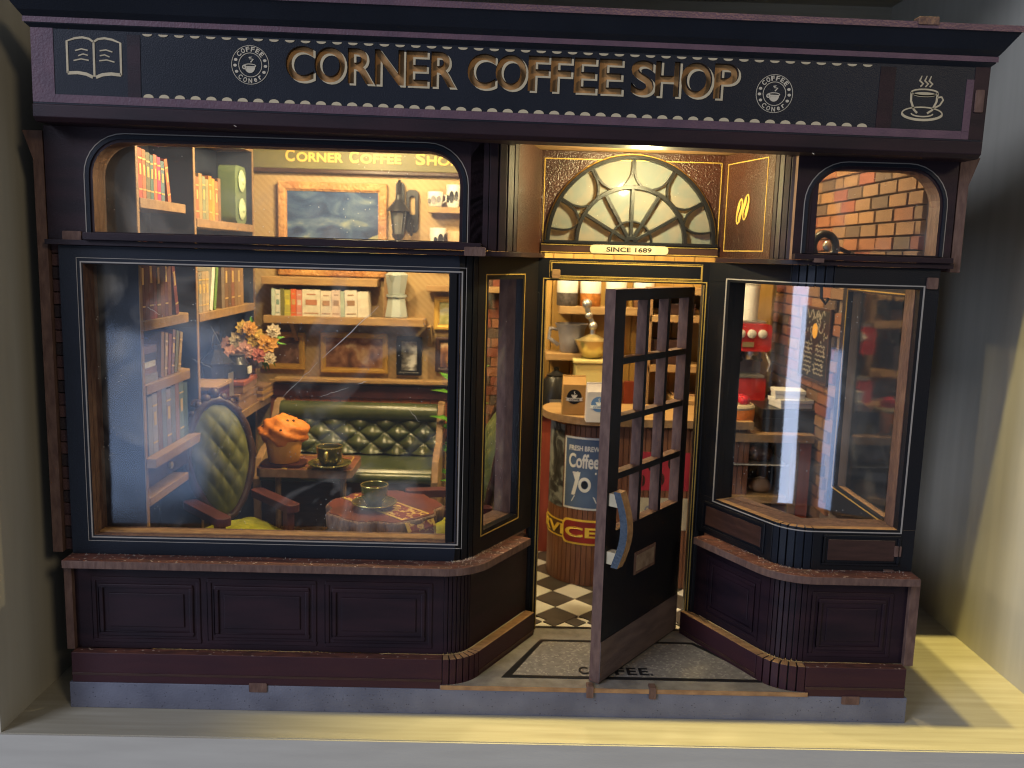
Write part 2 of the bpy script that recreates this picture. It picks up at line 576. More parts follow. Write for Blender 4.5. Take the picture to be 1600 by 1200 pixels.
ORANGE = mat('orange_wall_tile', (.42, .135, .045), .45, col2=(.34, .10, .035), nscale=9)
REDPLANK = mat('red_plank', (.30, .06, .03), .5, col2=(.22, .042, .022), nscale=7, stretch=(4, 4, .6))
PANE = glass('window_pane', rough=.15, warp=.22, dust=.045)
PANET = glass('hazy_pane', gloss=1.3, dust=.035, frost=.05, warp=.05, rough=.06)
PANEH = glass('glossy_pane', gloss=1.9, dust=.010, warp=.06, rough=.06)
FROST = glass('fanlight_pane', gloss=.6, dust=.03, frost=.5, tint=(.55, .55, .50), veil=(.175, .215, .23), mottle=(.24, .235, .225), rough=.12, warp=.3)
# ------------------------------------------------------------------ the shelf the model stands on
def setting(name, mb, m, **kw):
    return tag(mb.build(name, m, None, **kw), kind='structure')


setting('shelf_floor', MB().box(-1.43, 1.80, -.15, 1.75, -.12, 0), BIRCH)
setting('shelf_edge', MB().box(-1.75, 2.0, -.156, -.1505, -.60, -.0025), BIRCHG)
setting('shelf_wall', MB().box(-1.62, -1.4305, -.148, 1.75, -.6, 3.0), BIRCHW)
setting('shelf_wall', MB().box(1.8005, 1.98, -.148, 1.75, -.6, 3.0), BIRCHW)
setting('shelf_back', MB().box(-1.62, 1.98, 1.7505, 1.80, -.6, 3.0), BIRCH)
setting('unseen_upper_shelf', MB().box(-1.4295, 1.7995, .23, 1.75, 2.62, 2.74), BIRCH)  # out of view, put in so its front edge cuts the spots' light

# ------------------------------------------------------------------ the model coffee shop
shop = thing('coffee_shop', 'dark miniature coffee shop with long sign board and open door, standing in a pale shelf', 'model shop', (0, 0, 0))


def fpath(K, d1, d2, r0, l1, l2):
    """facade line in plan: straight, a bend, straight; P(off, s) with s 0-1, 1-2 (bend), 2-3; off runs into the shop"""
    d1, d2 = Vector(d1).normalized(), Vector(d2).normalized()
    n1, n2 = Vector((-d1.y, d1.x)), Vector((-d2.y, d2.x))
    th = math.acos(max(-1, min(1, d1.dot(d2))))
    K = Vector(K)
    t0 = r0 * math.tan(th / 2)
    C = K - d1 * t0 + n1 * r0
    a1 = math.atan2(-n1.y, -n1.x)

    def P(off, s):
        r = r0 - off
        if s <= 1:
            e = C - n1 * r
            return e - d1 * (l1 - t0) * (1 - s)
        if s >= 2:
            e = C - n2 * r
            return e + d2 * (l2 - t0) * (s - 2)
        a = a1 + th * (s - 1)
        return C + Vector((math.cos(a), math.sin(a))) * r
    return P


PL = fpath((-.0806, 0), (1, 0), (.512, .859), .13, 1.21, .44)
PR = fpath((.885, 0), (.463, -.886), (1, 0), .15, .47, .405)
PTL = fpath((.025, .03), (1, 0), (.1, .39), .09, 1.34, .40)
PTR = fpath((.825, .03), (.095, -.39), (1, 0), .11, .40, .50)


def srange(s0, s1, n=10):
    out = [s0]
    for k in range(1, 2):
        pass
    if s0 < 1 < s1:
        out.append(1.0)
    for i in range(1, n):
        v = 1 + i / n
        if s0 < v < s1:
            out.append(v)
    if s0 < 2 < s1:
        out.append(2.0)
    out.append(s1)
    return out


def wallstrip(mb, P, o0, o1, z0, z1, s0=0, s1=3, n=10, mi=0, top=None):
    """a solid strip along the facade line between offsets o0 (front) and o1"""
    ss = srange(s0, s1, n)
    k = len(ss)
    vs = []
    for o, z in ((o0, z0), (o1, z0), (o0, z1), (o1, z1)):
        vs += [(*P(o, s), z) for s in ss]
    fs, ft = [], []
    for i in range(k - 1):
        fs += [(i, i + 1, 2 * k + i + 1, 2 * k + i), (k + i, 3 * k + i, 3 * k + i + 1, k + i + 1), (i, k + i, k + i + 1, i + 1)]
        ft += [(2 * k + i, 2 * k + i + 1, 3 * k + i + 1, 3 * k + i)]
    fs += [(0, 2 * k, 3 * k, k), (k - 1, 2 * k - 1, 4 * k - 1, 3 * k - 1)]
    base = len(mb.v)
    mb.add(vs, fs, mi)
    mb.f += [[i + base for i in f] for f in ft]
    mb.m += [mi if top is None else top] * len(ft)
    return mb


def kerfs(name, P, o0, o1, z0, z1, n, m, parent, gap=.08, s0=1.0, s1=2.0, cut=None, top=None):
    """the bend of a sawn board: narrow slats with slits between; each a part"""
    w = (s1 - s0) / n
    for i in range(n):
        a, b = s0 + w * (i + gap), s0 + w * (i + 1 - gap)
        mb = MB()
        wallstrip(mb, P, o0, o1, z0, z1, a, b, 1, 0, top)
        mb.build(name, m, parent, bevel=.0015)
    # the paper backing behind the slits
    return wallstrip(MB(), P, o0 + .010, o1 - .002, z0 + .001, z1 - .002, s0, s1, 8).build('bend_backing', BLACKM, parent)


# plinth, floor, entry step
MB().box(-1.30, 1.30, 0, 1.55, 0, .0835).build('plinth', STONE, shop, bevel=.002)
e = [tuple(PL(.0, s)) for s in srange(.995, 3)]
e2 = [tuple(PR(.0, s)) for s in srange(0, 2.005)]
step = MB().plate_z([[(e[0][0], -.002)] + e[1:] + [(.135, .43), (.68, .43)] + e2[:-1] + [(e2[-1][0], -.002)]], .0838, .098, 0)
step.build('entry_step', STEPG, shop)
MB().box(-.158, .985, -.0045, -.0022, .084, .0978).build('step_edge', MDF_LIT, shop)
ins = [(.03, .055), (.905, .055), (.70, .335), (.165, .335)]
inner = [(.065, .072), (.87, .072), (.69, .32), (.175, .32)]
MB().plate_z([ins, inner], .0981, .0995).build('mat_border', BLACKM, shop)
MB().plate_z([inner], .0981, .0992).build('terrazzo_panel', TERR, shop)
tx = MB()
for k, ch in enumerate('COFFEE'):
    a_, b_ = atz(905, 1053, .1), atz(1005, 1056, .1)
    x = a_.x + k * (b_.x - a_.x) / 5.25
    text(tx, ch, lambda u, v, d, x=x: (x + u * .031, a_.y + v * .050, d), .0993, .1001, 1)
tx.box(b_.x + .026, b_.x + .033, a_.y, a_.y + .009, .0993, .1001)
tx.build('step_lettering', BLACKM, shop)

inside = [(-1.27, .10)] + [tuple(PL(.07, s)) for s in srange(.9, 3)] + [(.15, .445), (.68, .445)] + [tuple(PR(.07, s)) for s in srange(0, 2.1)] + [(1.27, .10), (1.27, 1.46), (-1.27, 1.46)]
MB().plate_z([inside], .0836, .092).build('shop_floor', GROUT, shop)
MB().box(.145, .69, .40, .447, .0838, .0965).build('threshold', STEPG, shop)
# chequered floor tiles behind the door
dia = .0785
twm = MB().plate_z([[(0, -dia), (dia, 0), (0, dia), (-dia, 0)]], 0, .006).mesh('floor_tile', TILEW)
tbm = MB().plate_z([[(0, -dia), (dia, 0), (0, dia), (-dia, 0)]], 0, .006).mesh('floor_tile', TILEB)
for j in range(15):
    for i in range(8):
        off = (j % 2) * .081
        x, y = .155 + i * .162 - .081 + off, .545 + j * .0575 * 1.41
        if .08 < x < .98 and y < 1.4:
            put('floor_tile', tbm if j % 2 == 0 else twm, shop, (x, y, .0921))
dd2 = .038
tws = MB().plate_z([[(0, -dd2), (dd2, 0), (0, dd2), (-dd2, 0)]], 0, .006).mesh('border_tile', TILEB)
MB().box(.10, .75, .447, .532, .0925, .0945).build('border_strip', TILEW, shop)
for i in range(8):
    put('border_tile', tws, shop, (.14 + i * .081, .49, .0927))

# skirting, panelled stall riser, sill : left and right
for P, lo, hi, nk in ((PL, 0, 3, 6), (PR, 0, 3, 6)):
    flats = ((0, 1), (2, 3))
    for a, b in flats:
        wallstrip(MB(), P, 0, .035, .0838, .18, a, b, 2, 0, 1).build('skirting', [PLUMRED, MDF_LIT if (P is PR) == (a == 0) else SILLTOP], shop, bevel=.002)
        wallstrip(MB(), P, -.0022, .002, .108, .116, a, b, 2).build('skirting_bead', DARKW, shop, bevel=.001)
        wallstrip(MB(), P, .037, .06, .1805, .4595, a, b, 2).build('stall_riser', PLUM, shop)
    kerfs('skirting_slat', P, 0, .035, .0838, .18, nk, [PLUMRED, MDF_LIT], shop, top=1)
    kerfs('riser_slat', P, .037, .06, .1805, .4595, 7, PLUM, shop)
    # sill : one bent board
    full = (0, 2.72) if P is PL else (.22, 3.0)
    wallstrip(MB(), P, -.032, .10, .4602, .485, full[0], full[1], 10, 0, 1).build('window_sill', [MDF, SILLTOP], shop, bevel=.002)


def riser_panel(P, s0, s1, z0, z1):
    pa = part('raised_panel', shop)
    for k, (i, d, m) in enumerate(((0, .0032, PLUM), (.022, .0052, PLUM))):
        u = s1 - s0
        L = (P(0, s1) - P(0, s0)).length
        e = i / L * u
        q = MB()
        zz = i
        w = .012 / L * u
        wallstrip(q, P, .037 - d, .0372, z0 + zz, z0 + zz + .012, s0 + e, s1 - e, 2)
        wallstrip(q, P, .037 - d, .0372, z1 - zz - .012, z1 - zz, s0 + e, s1 - e, 2)
        wallstrip(q, P, .037 - d, .0372, z0 + zz + .012, z1 - zz - .012, s0 + e, s0 + e + w, 2)
        wallstrip(q, P, .037 - d, .0372, z0 + zz + .012, z1 - zz - .012, s1 - e - w, s1 - e, 2)
        q.build('panel_moulding', m, pa, bevel=.003)
    e = .050 / L * u
    wallstrip(MB(), P, .037 - .0035, .0372, z0 + .052, z1 - .052, s0 + e, s1 - e, 2).build('panel_field', PLUM, pa, bevel=.002)


def sx(P, x, seg):     # parameter of the flat part at world x
    a, b = (P(.037, 0), P(.037, 1)) if seg == 0 else (P(.037, 2), P(.037, 3))
    return (x - a.x) / (b.x - a.x) + (0 if seg == 0 else 2)


for x0, x1 in ((-1.235, -.905), (-.882, -.548), (-.52, -.19)):
    riser_panel(PL, sx(PL, x0, 0), sx(PL, x1, 0), .200, .412)
riser_panel(PR, sx(PR, .99, 2), sx(PR, 1.245, 2), .200, .412)
riser_panel(PR, .22, .90, .200, .412)

# corner posts of bare fibreboard and the brick edge strips of the side walls
for x0, x1, z0, z1 in ((-1.312, -1.288, .181, .459), (1.288, 1.318, .181, .459)):
    MB().box(x0, x1, .02, .14, z0, z1).build('corner_post', MDF, shop, bevel=.0015)
for sgn in (-1, 1):
    p = part('brick_edge', shop)
    z0 = .487 if sgn < 0 else 1.405
    a, b = sorted((sgn * 1.318, sgn * 1.348))
    MB().plate_y([[(sgn * 1.318, z0), (sgn * 1.348, z0), (sgn * 1.348, 1.655), (sgn * 1.375, 1.735), (sgn * 1.318, 1.735)]], .035, .10).build('side_board', MDF, p, bevel=.0015)
    bm_ = [MB().box(-.5, .5, -.5, .5, -.5, .5).mesh('brick', m) for m in DBRICK]
    z, k = z0 + .004, 0
    while z < 1.70:
        w = .026 + .010 * ((k * 7) % 3) / 2
        xa = sgn * 1.3155
        put('brick', bm_[(k * 5) % 3], p, (xa - sgn * w / 2, .075, z + .0175), (w, .05, .034))
        z += .0375
        k += 1

# main walls of the shop
MB().box(-1.285, -1.26, .062, 1.50, .0838, 1.985).build('left_wall', SHADE, shop)
MB().box(-1.259, 1.262, 1.465, 1.495, .0838, 1.965).build('back_wall', PAPER, shop)
rw = MB().plate_x([rect(.11, 1.465, .0838, 1.965), rect(.17, .60, .60, 1.33)], 1.27, 1.298)
right_wall = rw.build('right_wall', MORTAR, shop)
# bricks of the right wall, each its own piece
bh, bl = .0455, .135
bm_ = [MB().add([(x * .5, y * .5, z * .5) for x, y, z in [(1, -1, -1), (1, 1, -1), (1, 1, 1), (1, -1, 1), (-.2, -1, -1), (-.2, 1, -1), (-.2, 1, 1), (-.2, -1, 1), (-1, -.93, -.86), (-1, .93, -.86), (-1, .93, .86), (-1, -.93, .86)]],
                [(0, 1, 2, 3)[::-1], (8, 9, 10, 11), (0, 4, 5, 1), (1, 5, 6, 2), (2, 6, 7, 3), (3, 7, 4, 0), (4, 8, 9, 5), (5, 9, 10, 6), (6, 10, 11, 7), (7, 11, 8, 4)]).mesh('brick', m) for m in BRICKS]
row = 0
rb = random.Random(5)
z = 1.741 + 4 * bh - bh / 2
while z > .42:
    y = .115 - (bl / 2 if row % 2 else .02) - .02 * rb.random()
    while y < 1.46:
        l = bl * rb.choice((.55, .9, 1, 1, 1.05)) if rb.random() < .5 else bl
        a, b = max(y, .112), min(y + l - .005, 1.463)
        hidden = (z < 1.36 and a < .62) or (z > 1.72 and a < (z - 1.70) * 8)
        if b - a > .015 and not hidden:
            t = .014 + .005 * rb.random()
            put('brick', bm_[rb.choices(range(5), (4, 3, 2, 2, 2.4))[0]], right_wall, (1.27 - t / 2 + .001, (a + b) / 2, z), (t, b - a, bh - .0035))
        y += l
    z -= bh
    row += 1
# side window in the right wall: black frame, gold line, glossy pane
MB().plate_x([rect(.115, .655, .50, 1.40), rect(.165, .605, .605, 1.325)], 1.252, 1.2695).build('side_window_frame', BLACK, shop)
MB().plate_x([rect(.155, .615, .595, 1.335), rect(.159, .611, .599, 1.331)], 1.2500, 1.2535).build('gold_line', GOLD, shop)
MB().box(1.262, 1.295, .17, .60, .588, .6045).build('side_window_ledge', MDF_LIT, shop)
MB().box(1.280, 1.283, .168, .602, .602, 1.328).build('side_window_pane', PANEH, shop)
# ceiling
MB().box(-1.259, 1.298, .065, 1.50, 1.967, 1.985).build('ceiling', PAPER, shop)
MB().box(-1.259, 1.298, .0635, .075, 1.786, 1.966).build('bulkhead', PAPER, shop)

# ---- lower left window: frame board, deep fibreboard reveal, pane, printed line
def lined(P, s0, s1, z0, z1, off, m, w=.0035, th=.0016):
    pa = MB()
    L = (P(0, s1) - P(0, s0)).length
    e = w / L * (s1 - s0)
    wallstrip(pa, P, off - th, off + .0004, z0, z0 + w, s0, s1, 12)
    wallstrip(pa, P, off - th, off + .0004, z1 - w, z1, s0, s1, 12)
    wallstrip(pa, P, off - th, off + .0004, z0 + w, z1 - w, s0, s0 + e, 2)
    wallstrip(pa, P, off - th, off + .0004, z0 + w, z1 - w, s1 - e, s1, 2)
    return pa.build('printed_line', m, shop)


bw = part('bay_window', shop)
MB().plate_y([rect(-1.287, -.125, .4855, 1.415), rect(-1.218, -.128 + .008, .545, 1.362)], .031, .055, 0, 1).build('window_frame', [NAVY, MDF], bw, bevel=.0015)
MB().plate_y([rect(-1.245, -.126, .515, 1.39), rect(-1.2175, -.1205, .5455, 1.3615)], .0555, .118, 0).build('window_reveal', MDF, bw)
MB().plate_y([rect(-1.2255, -.1135, .5375, 1.3695), rect(-1.2215, -.1175, .5415, 1.3655)], .0293, .0315).build('printed_line', LINE, bw)
MB().plate_y([rect(-1.236, -.1025, .527, 1.380), rect(-1.2345, -.104, .5285, 1.3785)], .0296, .0315).build('printed_line', LINE, bw)
MB().box(-1.2178, -.1198, .096, .1, .5452, 1.3618).build('window_pane', PANE, bw)
MB().box(-1.215, -.122, .058, .0955, .5452, .549).build('window_ledge', MDF_LIT, bw)
# kerf bend and splayed side light
sl = part('side_light', shop)
kerfs('frame_slat', PL, .031, .056, .4855, 1.415, 4, BLACK, shop, s0=1.0, s1=2.0)
q = MB()
A, B = 2.16, 2.74
for a, b, z0, z1 in ((2, A, .4855, 1.415), (B, 3.02, .4855, 1.415), (A, B, .4855, .555), (A, B, 1.345, 1.415)):
    wallstrip(q, PL, .031, .056, z0, z1, a, b, 2)
q.build('window_frame', BLACK, sl)
q = MB()
wallstrip(q, PL, .0562, .12, .54, .555, A - .01, B + .01, 2)
wallstrip(q, PL, .0562, .12, 1.345, 1.36, A - .01, B + .01, 2)
wallstrip(q, PL, .0562, .12, .5552, 1.3448, B, B + .03, 2)
wallstrip(q, PL, .0562, .12, .5552, 1.3448, A - .03, A, 2)
q.build('window_reveal', MDF, sl)
wallstrip(MB(), PL, .085, .089, .553, 1.347, A - .02, B + .02, 2).build('window_pane', PANE, sl)
o = lined(PL, A - .045, B + .035, .538, 1.362, .031, GOLD)
o.parent = sl

# ---- lower right window, bent round the corner
rwin = part('bent_window', shop)
A, B = .30, 2.82
ZB, ZT = .618, 1.352
FO, FI = .031, .058
for a, b in ((.02, 1), (2, 3)):
    wallstrip(MB(), PR, FO, FI, .4855, ZB, a, b, 2, 0, 1).build('window_frame', [BLACK, MDF_LIT], rwin, bevel=.0015)
    wallstrip(MB(), PR, FO, FI, ZT, 1.415, a, b, 2).build('window_frame', BLACK, rwin, bevel=.0015)
kerfs('frame_slat', PR, FO, FI, .4855, ZB, 5, [NAVY, MDF_LIT], rwin, top=1)
kerfs('frame_slat', PR, FO, FI, ZT, 1.415, 5, NAVY, rwin)
for a, b in ((.02, A), (B, 3)):
    wallstrip(MB(), PR, FO, FI, ZB, ZT, a, b, 2).build('window_stile', BLACK, rwin)
q = MB()
wallstrip(q, PR, FI + .0002, .12, ZB - .002, ZT, B - .006, B + .03, 2)
wallstrip(q, PR, FI + .0002, .148, ZB - .03, ZB - .003, A, B, 12)
q.build('window_reveal', MDF, rwin)
wallstrip(MB(), PR, FI + .0002, .10, ZB, ZT, A - .05, A, 2).build('window_reveal', BLACK, rwin)
PG = fpath((.885 + .09 * .62, .09), (.463, -.886), (1, 0), .52, .44, .36)
wallstrip(MB(), PG, 0, .004, ZB - .002, ZT + .002, .02, 2.9, 40).build('window_pane', PANEH, rwin, smooth=30)
o = lined(PR, A - .045, B + .045, ZB - .012, ZT + .012, FO, LINE)
o.parent = rwin
# its dado panels below
for s0, s1, m in ((.14, .92, None), (2.10, 2.86, None)):
    pa = part('dado_panel', shop)
    L = (PR(0, s1) - PR(0, s0)).length
    e = .016 / L * (s1 - s0)
    q = MB()
    for a, b, z0, z1 in ((s0, s1, .502, .510), (s0, s1, .592, .600), (s0, s0 + e * .5, .510, .592), (s1 - e * .5, s1, .510, .592)):
        wallstrip(q, PR, FO - .005, FO + .0004, z0, z1, a, b, 2)
    q.build('panel_moulding', BLACK, pa, bevel=.002)
    wallstrip(MB(), PR, FO - .003, FO + .0003, .518, .584, s0 + e, s1 - e, 2).build('panel_field', DARKW, pa, bevel=.001)

# ---- middle ledge and the transom storey
sof = [(-1.315, .012)] + [tuple(PTL(-.018, s)) for s in srange(.95, 3)] + [(.128, .44), (.128, .47), (-1.315, .47)]
MB().plate_z([sof], 1.4155, 1.430).build('lintel_board', PLUM, shop, bevel=.0015)
sof = [tuple(PTR(-.014, s)) for s in srange(0, 2.05)] + [(1.318, .016), (1.318, .12), (.95, .12), (.80, .47), (.73, .47), (.73, .44)]
MB().plate_z([sof], 1.4155, 1.430).build('lintel_board', PLUM, shop, bevel=.0015)
MB().box(-1.20, -.062, -.002, .029, 1.4305, 1.452).build('transom_ledge', PLUM, shop, bevel=.002)
tl = part('transom_window', shop)
MB().plate_y([rect(-1.312, -.06, 1.4305, 1.748), rrect(-1.178, -.127, 1.455, 1.708, .095, True)], .0305, .055, 0, 1).build('window_frame', [PLUM, MDF], tl)
MB().plate_y([rrect(-1.198, -.107, 1.452, 1.728, .115, True), rrect(-1.187, -.118, 1.4525, 1.717, .104, True)], .0265, .031).build('arch_moulding', NAVY, tl, bevel=.001)
MB().plate_y([rrect(-1.203, -.102, 1.4522, 1.733, .12, True), rrect(-1.2005, -.1045, 1.4525, 1.7305, .1175, True)], .029, .031).build('printed_line', LINE, tl)
MB().plate_y([rrect(-1.21, -.10, 1.44, 1.735, .11, True), rrect(-1.1785, -.1265, 1.4552, 1.7085, .095, True)], .0552, .112).build('window_reveal', MDF, tl)
MB().plate_y([rrect(-1.178, -.127, 1.455, 1.708, .095, True)], .10, .104).build('window_pane', PANET, tl)
wallstrip(MB(), PTL, 0.0005, .025, 1.4305, 1.764, .958, 1, 2).build('transom_post', PLUM, shop, bevel=.001)
kerfs('transom_slat', PTL, .0005, .025, 1.4305, 1.764, 4, PLUM, shop)
wallstrip(MB(), PTL, .0005, .025, 1.4305, 1.764, 2, 3.0, 2).build('porch_cheek', PORCH, shop)

tr = part('transom_window', shop)
MB().plate_y([rect(.846, 1.312, 1.4305, 1.748), rrect(.892, 1.268, 1.452, 1.692, .10, True)], .0305, .055, 0, 1).build('window_frame', [PLUM, MDF], tr)
MB().plate_y([rrect(.874, 1.286, 1.449, 1.71, .118, True), rrect(.883, 1.277, 1.4495, 1.701, .109, True)], .0265, .031).build('arch_moulding', NAVY, tr, bevel=.001)
MB().plate_y([rrect(.870, 1.290, 1.4492, 1.714, .122, True), rrect(.8725, 1.2875, 1.4495, 1.7115, .1195, True)], .029, .031).build('printed_line', LINE, tr)
MB().plate_y([rrect(.865, 1.29, 1.44, 1.72, .115, True), rrect(.8915, 1.2685, 1.4515, 1.6925, .10, True)], .0552, .10).build('window_reveal', MDF, tr)
MB().plate_y([rrect(.892, 1.268, 1.452, 1.692, .10, True)], .088, .092).build('window_pane', PANE, tr)
MB().box(.846, 1.31, .004, .029, 1.4305, 1.447).build('transom_ledge', PLUM, shop, bevel=.002)
kerfs('transom_slat', PTR, .0005, .025, 1.4305, 1.764, 7, PLUM, shop, gap=.06)
wallstrip(MB(), PTR, .0005, .025, 1.4305, 1.764, 0, 1, 2).build('porch_cheek', PORCH, shop)
o = lined(PTR, .08, .88, 1.452, 1.735, .0005, GOLD, .003)
# coffee bean emblem on the right cheek
q = MB()
def cheek(s, z, off):
    p = PTR(off, s)
    return (p.x, p.y, z)
q2 = MB()
for k in (-1, 1):
    tl = -.30
    pts = []
    for i in range(20):
        a = 2 * PI * i / 20
        du, dv = .027 * math.cos(a), .041 * math.sin(a)
        pts.append((.44 + k * .066 + (du - dv * tl) * 2.2, 1.585 + dv + k * .006))
    q.plate([pts], lambda u, v, d: cheek(u, v, d), -.0016 - .0006 * k, .0008)
    ln = [(.44 + k * .066 + (.006 * math.sin(i * 1.05) - (.033 - .011 * i) * -tl * -1) * 2.2, 1.585 + .033 - .011 * i + k * .006) for i in range(7)]
    q2.plate([[(u - .010, v) for u, v in ln] + [(u + .010, v) for u, v in ln[::-1]]], lambda u, v, d: cheek(u, v, d), -.0024 - .0006 * k, -.001)
q.build('bean_emblem', GOLD, shop)
q2.build('bean_crease', DARKW, shop)
# porch soffit under the sign
MB().box(.03, .82, .0, .445, 1.768, 1.785).build('porch_soffit', MDF_LIT, shop)

# ---- entrance: fanlight storey, plaque, door case
FC = Vector((.428, 1.4725))
R0 = .285
fan = part('fanlight', shop)
fl = part('fanlight_wall', shop)
MB().plate_y([rect(.120, .733, 1.4305, 1.766), circ(FC.x, FC.y, R0, n=40, a0=0, a1=180)], .42, .445).build('fanlight_board', PORCH, fl)
MB().plate_y([rect(.132, .722, 1.468, 1.742), rect(.135, .719, 1.471, 1.739), ], .4185, .4205).build('gold_line', GOLD, fl)
MB().plate_y([circ(FC.x, FC.y, R0 + .004, n=40, a0=0, a1=180), circ(FC.x, FC.y, R0 - .004, n=40, a0=0, a1=180)], .4175, .4215).build('gold_line', GOLD, fl)


def arcband(c, r, w, a0, a1, y0, y1, n=32):
    o = circ(c.x, c.y, r + w / 2, n=n, a0=a0, a1=a1)
    i = circ(c.x, c.y, r - w / 2, n=n, a0=a0, a1=a1)
    return [o + i[::-1]]


for r, w in ((R0 - .007, .013), (.182, .013), (.070, .006)):
    MB().plate_y(arcband(FC, r, w, 0, 180, 0, 0), .408, .432).build('glazing_bar', BLACK, fan, bevel=.0015)
MB().plate_y(arcband(FC, .015, .016, 0, 180, 0, 0, 10), .404, .432).build('glazing_hub', BLACK, fan, bevel=.0015)
for a in (30, 60, 90, 120, 150):
    d = Vector((math.cos(math.radians(a)), math.sin(math.radians(a))))
    n = Vector((-d.y, d.x)) * .0058
    p0, p1 = FC + d * .022, FC + d * .178
    MB().plate_y([[tuple(p0 - n), tuple(p1 - n), tuple(p1 + n), tuple(p0 + n)]], .410, .431).build('glazing_bar', BLACK, fan, bevel=.001)
MB().box(.138, .718, .406, .433, 1.4655, 1.4745).build('glazing_bar', BLACK, fan)
for a in (8, 30, 60, 90, 120, 150, 172):
    for sd in (-1, 1):
        if (a == 8 and sd < 0) or (a == 172 and sd > 0):
            continue
        pts = []
        for i in range(9):
            t = i / 8
            r = R0 - .012 - (R0 - .012 - .187) * t
            an = math.radians(a + sd * (0.7 + 8.5 * t ** 4.5))
            pts.append(Vector((FC.x + r * math.cos(an), FC.y + r * math.sin(an))))
        l1, l2 = [], []
        for i, p in enumerate(pts):
            t = (pts[min(i + 1, 8)] - pts[max(i - 1, 0)]).normalized()
            nn = Vector((-t.y, t.x)) * .0035
            l1.append(tuple(p + nn))
            l2.append(tuple(p - nn))
        MB().plate_y([l1 + l2[::-1]], .411, .430).build('glazing_bar', BLACK, fan)
MB().plate_y([circ(FC.x, FC.y, R0 - .003, n=40, a0=0, a1=180)], .434, .438).build('fanlight_pane', FROST, fan)
# plaque
pl = part('plaque', shop)
MB().box(.128, .722, .4135, .4195, 1.4305, 1.4650).build('plaque_rail', DARKW, pl)
MB().box(.128, .722, .4115, .4140, 1.4590, 1.4618).build('gold_line', GOLD, pl)
MB().box(.128, .722, .4115, .4140, 1.4335, 1.4363).build('gold_line', GOLD, pl)
MB().plate_y([rrect(.292, .555, 1.434, 1.463, .0135)], .4085, .4120).build('plaque_plate', CREAM, pl, bevel=.0008)
text(MB(), 'SINCE 1689', lambda u, v, d: (.347 + u * .152, d, 1.4405 + v * .0158), .4078, .4090, 1).build('plaque_lettering', BLACKM, pl)

dc = part('door_case', shop)
MB().plate_y([rect(.108, .738, .097, 1.4152), rect(.152, .682, .096, 1.340)], .42, .452).build('door_frame', BLACK, dc, bevel=.0015)
for x0, x1 in ((.112, .128), (.7, .716)):
    MB().box(x0, x1, .410, .4198, .10, 1.30).build('door_pilaster', BLACK, dc, bevel=.003)
MB().plate_y([rect(.165, .675, 1.354, 1.402), rect(.1685, .6715, 1.3575, 1.3985)], .4183, .4205).build('gold_line', GOLD, dc)
MB().plate_y([rect(.160, .677, 1.350, 1.406), rect(.1615, .6755, 1.3515, 1.4045)], .4186, .4205).build('gold_line', GOLD, dc)
MB().plate_y([[(.139, .10), (.1425, .10), (.1425, 1.3445), (.691, 1.3445), (.691, .10), (.6945, .10), (.6945, 1.348), (.139, 1.348)]], .4183, .4205).build('gold_line', GOLD, dc)
for x in (.150, .684):
    MB().box(x - .0012, x + .0012, .4186, .4205, .10, 1.338).build('gold_line', GOLD, dc)

# ---- the open door
door = part('entry_door', shop)
DD = Vector((-.6100, -.7924))
DN = Vector((.7924, -.6100))
HX = Vector((.66, .442))
DW, DT, D0, D1 = .5335, .036, .1005, 1.330


def dpt(u, w, z):
    p = HX + DD * u - DN * w
    return (p.x, p.y, z)


def dbox(mb, u0, u1, w0, w1, z0, z1, mi=0):
    v = [dpt(u, w, z) for z in (z0, z1) for w in (w0, w1) for u in (u0, u1)]
    return mb.add(v, [(0, 1, 3, 2), (4, 6, 7, 5), (0, 4, 5, 1), (2, 3, 7, 6), (0, 2, 6, 4), (1, 5, 7, 3)], mi)


UO = [.046, .176, .306, .47]         # three columns of lights
UO = [.046, .183, .189, .326]
cols = [.044, .183, .326, .470]
rows = [.700, .906, 1.112, 1.295]
rows = [.585, .757, .935, 1.113, 1.295]
loops = [[(0, D0), (DW, D0), (DW, D1), (0, D1)]]
hole = rect(cols[0], cols[3], rows[0], rows[-1])
m_ = MB().plate([loops[0], hole], lambda u, v, d: dpt(u, d, v), 0, DT, 0, 1)
m_.build('door_leaf', [BLACK, MDF], door, bevel=.0012)
for i in (1, 2):
    q = MB().plate([rect(cols[i] - .009, cols[i] + .009, rows[0], rows[-1])], lambda u, v, d: dpt(u, d, v), .0008, DT - .001, 0, 1)
    q.build('muntin', [BLACK, MDF], door)
for j in (1, 2, 3):
    for i in range(3):
        a, b = cols[i] + (.009 if i else 0), cols[i + 1] - (.009 if i < 2 else 0)
        MB().plate([rect(a + .0002, b - .0002, rows[j] - .010, rows[j] + .010)], lambda u, v, d: dpt(u, d, v), .0012, DT - .0012, 0, 1).build('muntin', [BLACK, MDF], door)
dbox(MB(), 0.004, DW - .0005, -.0018, .0004, .106, .238).build('kick_plate', mat('kick_plate_print', (.115, .082, .075), .5, col2=(.075, .053, .05), nscale=9, stretch=(1, 1, 5), bump=.4, bscale=150), door)
ms = part('letter_slot', door)
dbox(MB(), .200, .345, -.004, .0002, .402, .478).build('slot_plate', MDF, ms, bevel=.0015)
dbox(MB(), .211, .334, -.0052, -.0035, .413, .467).build('slot_flap', mat('slot_print', (.23, .17, .12), .5, col2=(.15, .10, .07), nscale=40), ms, bevel=.001)
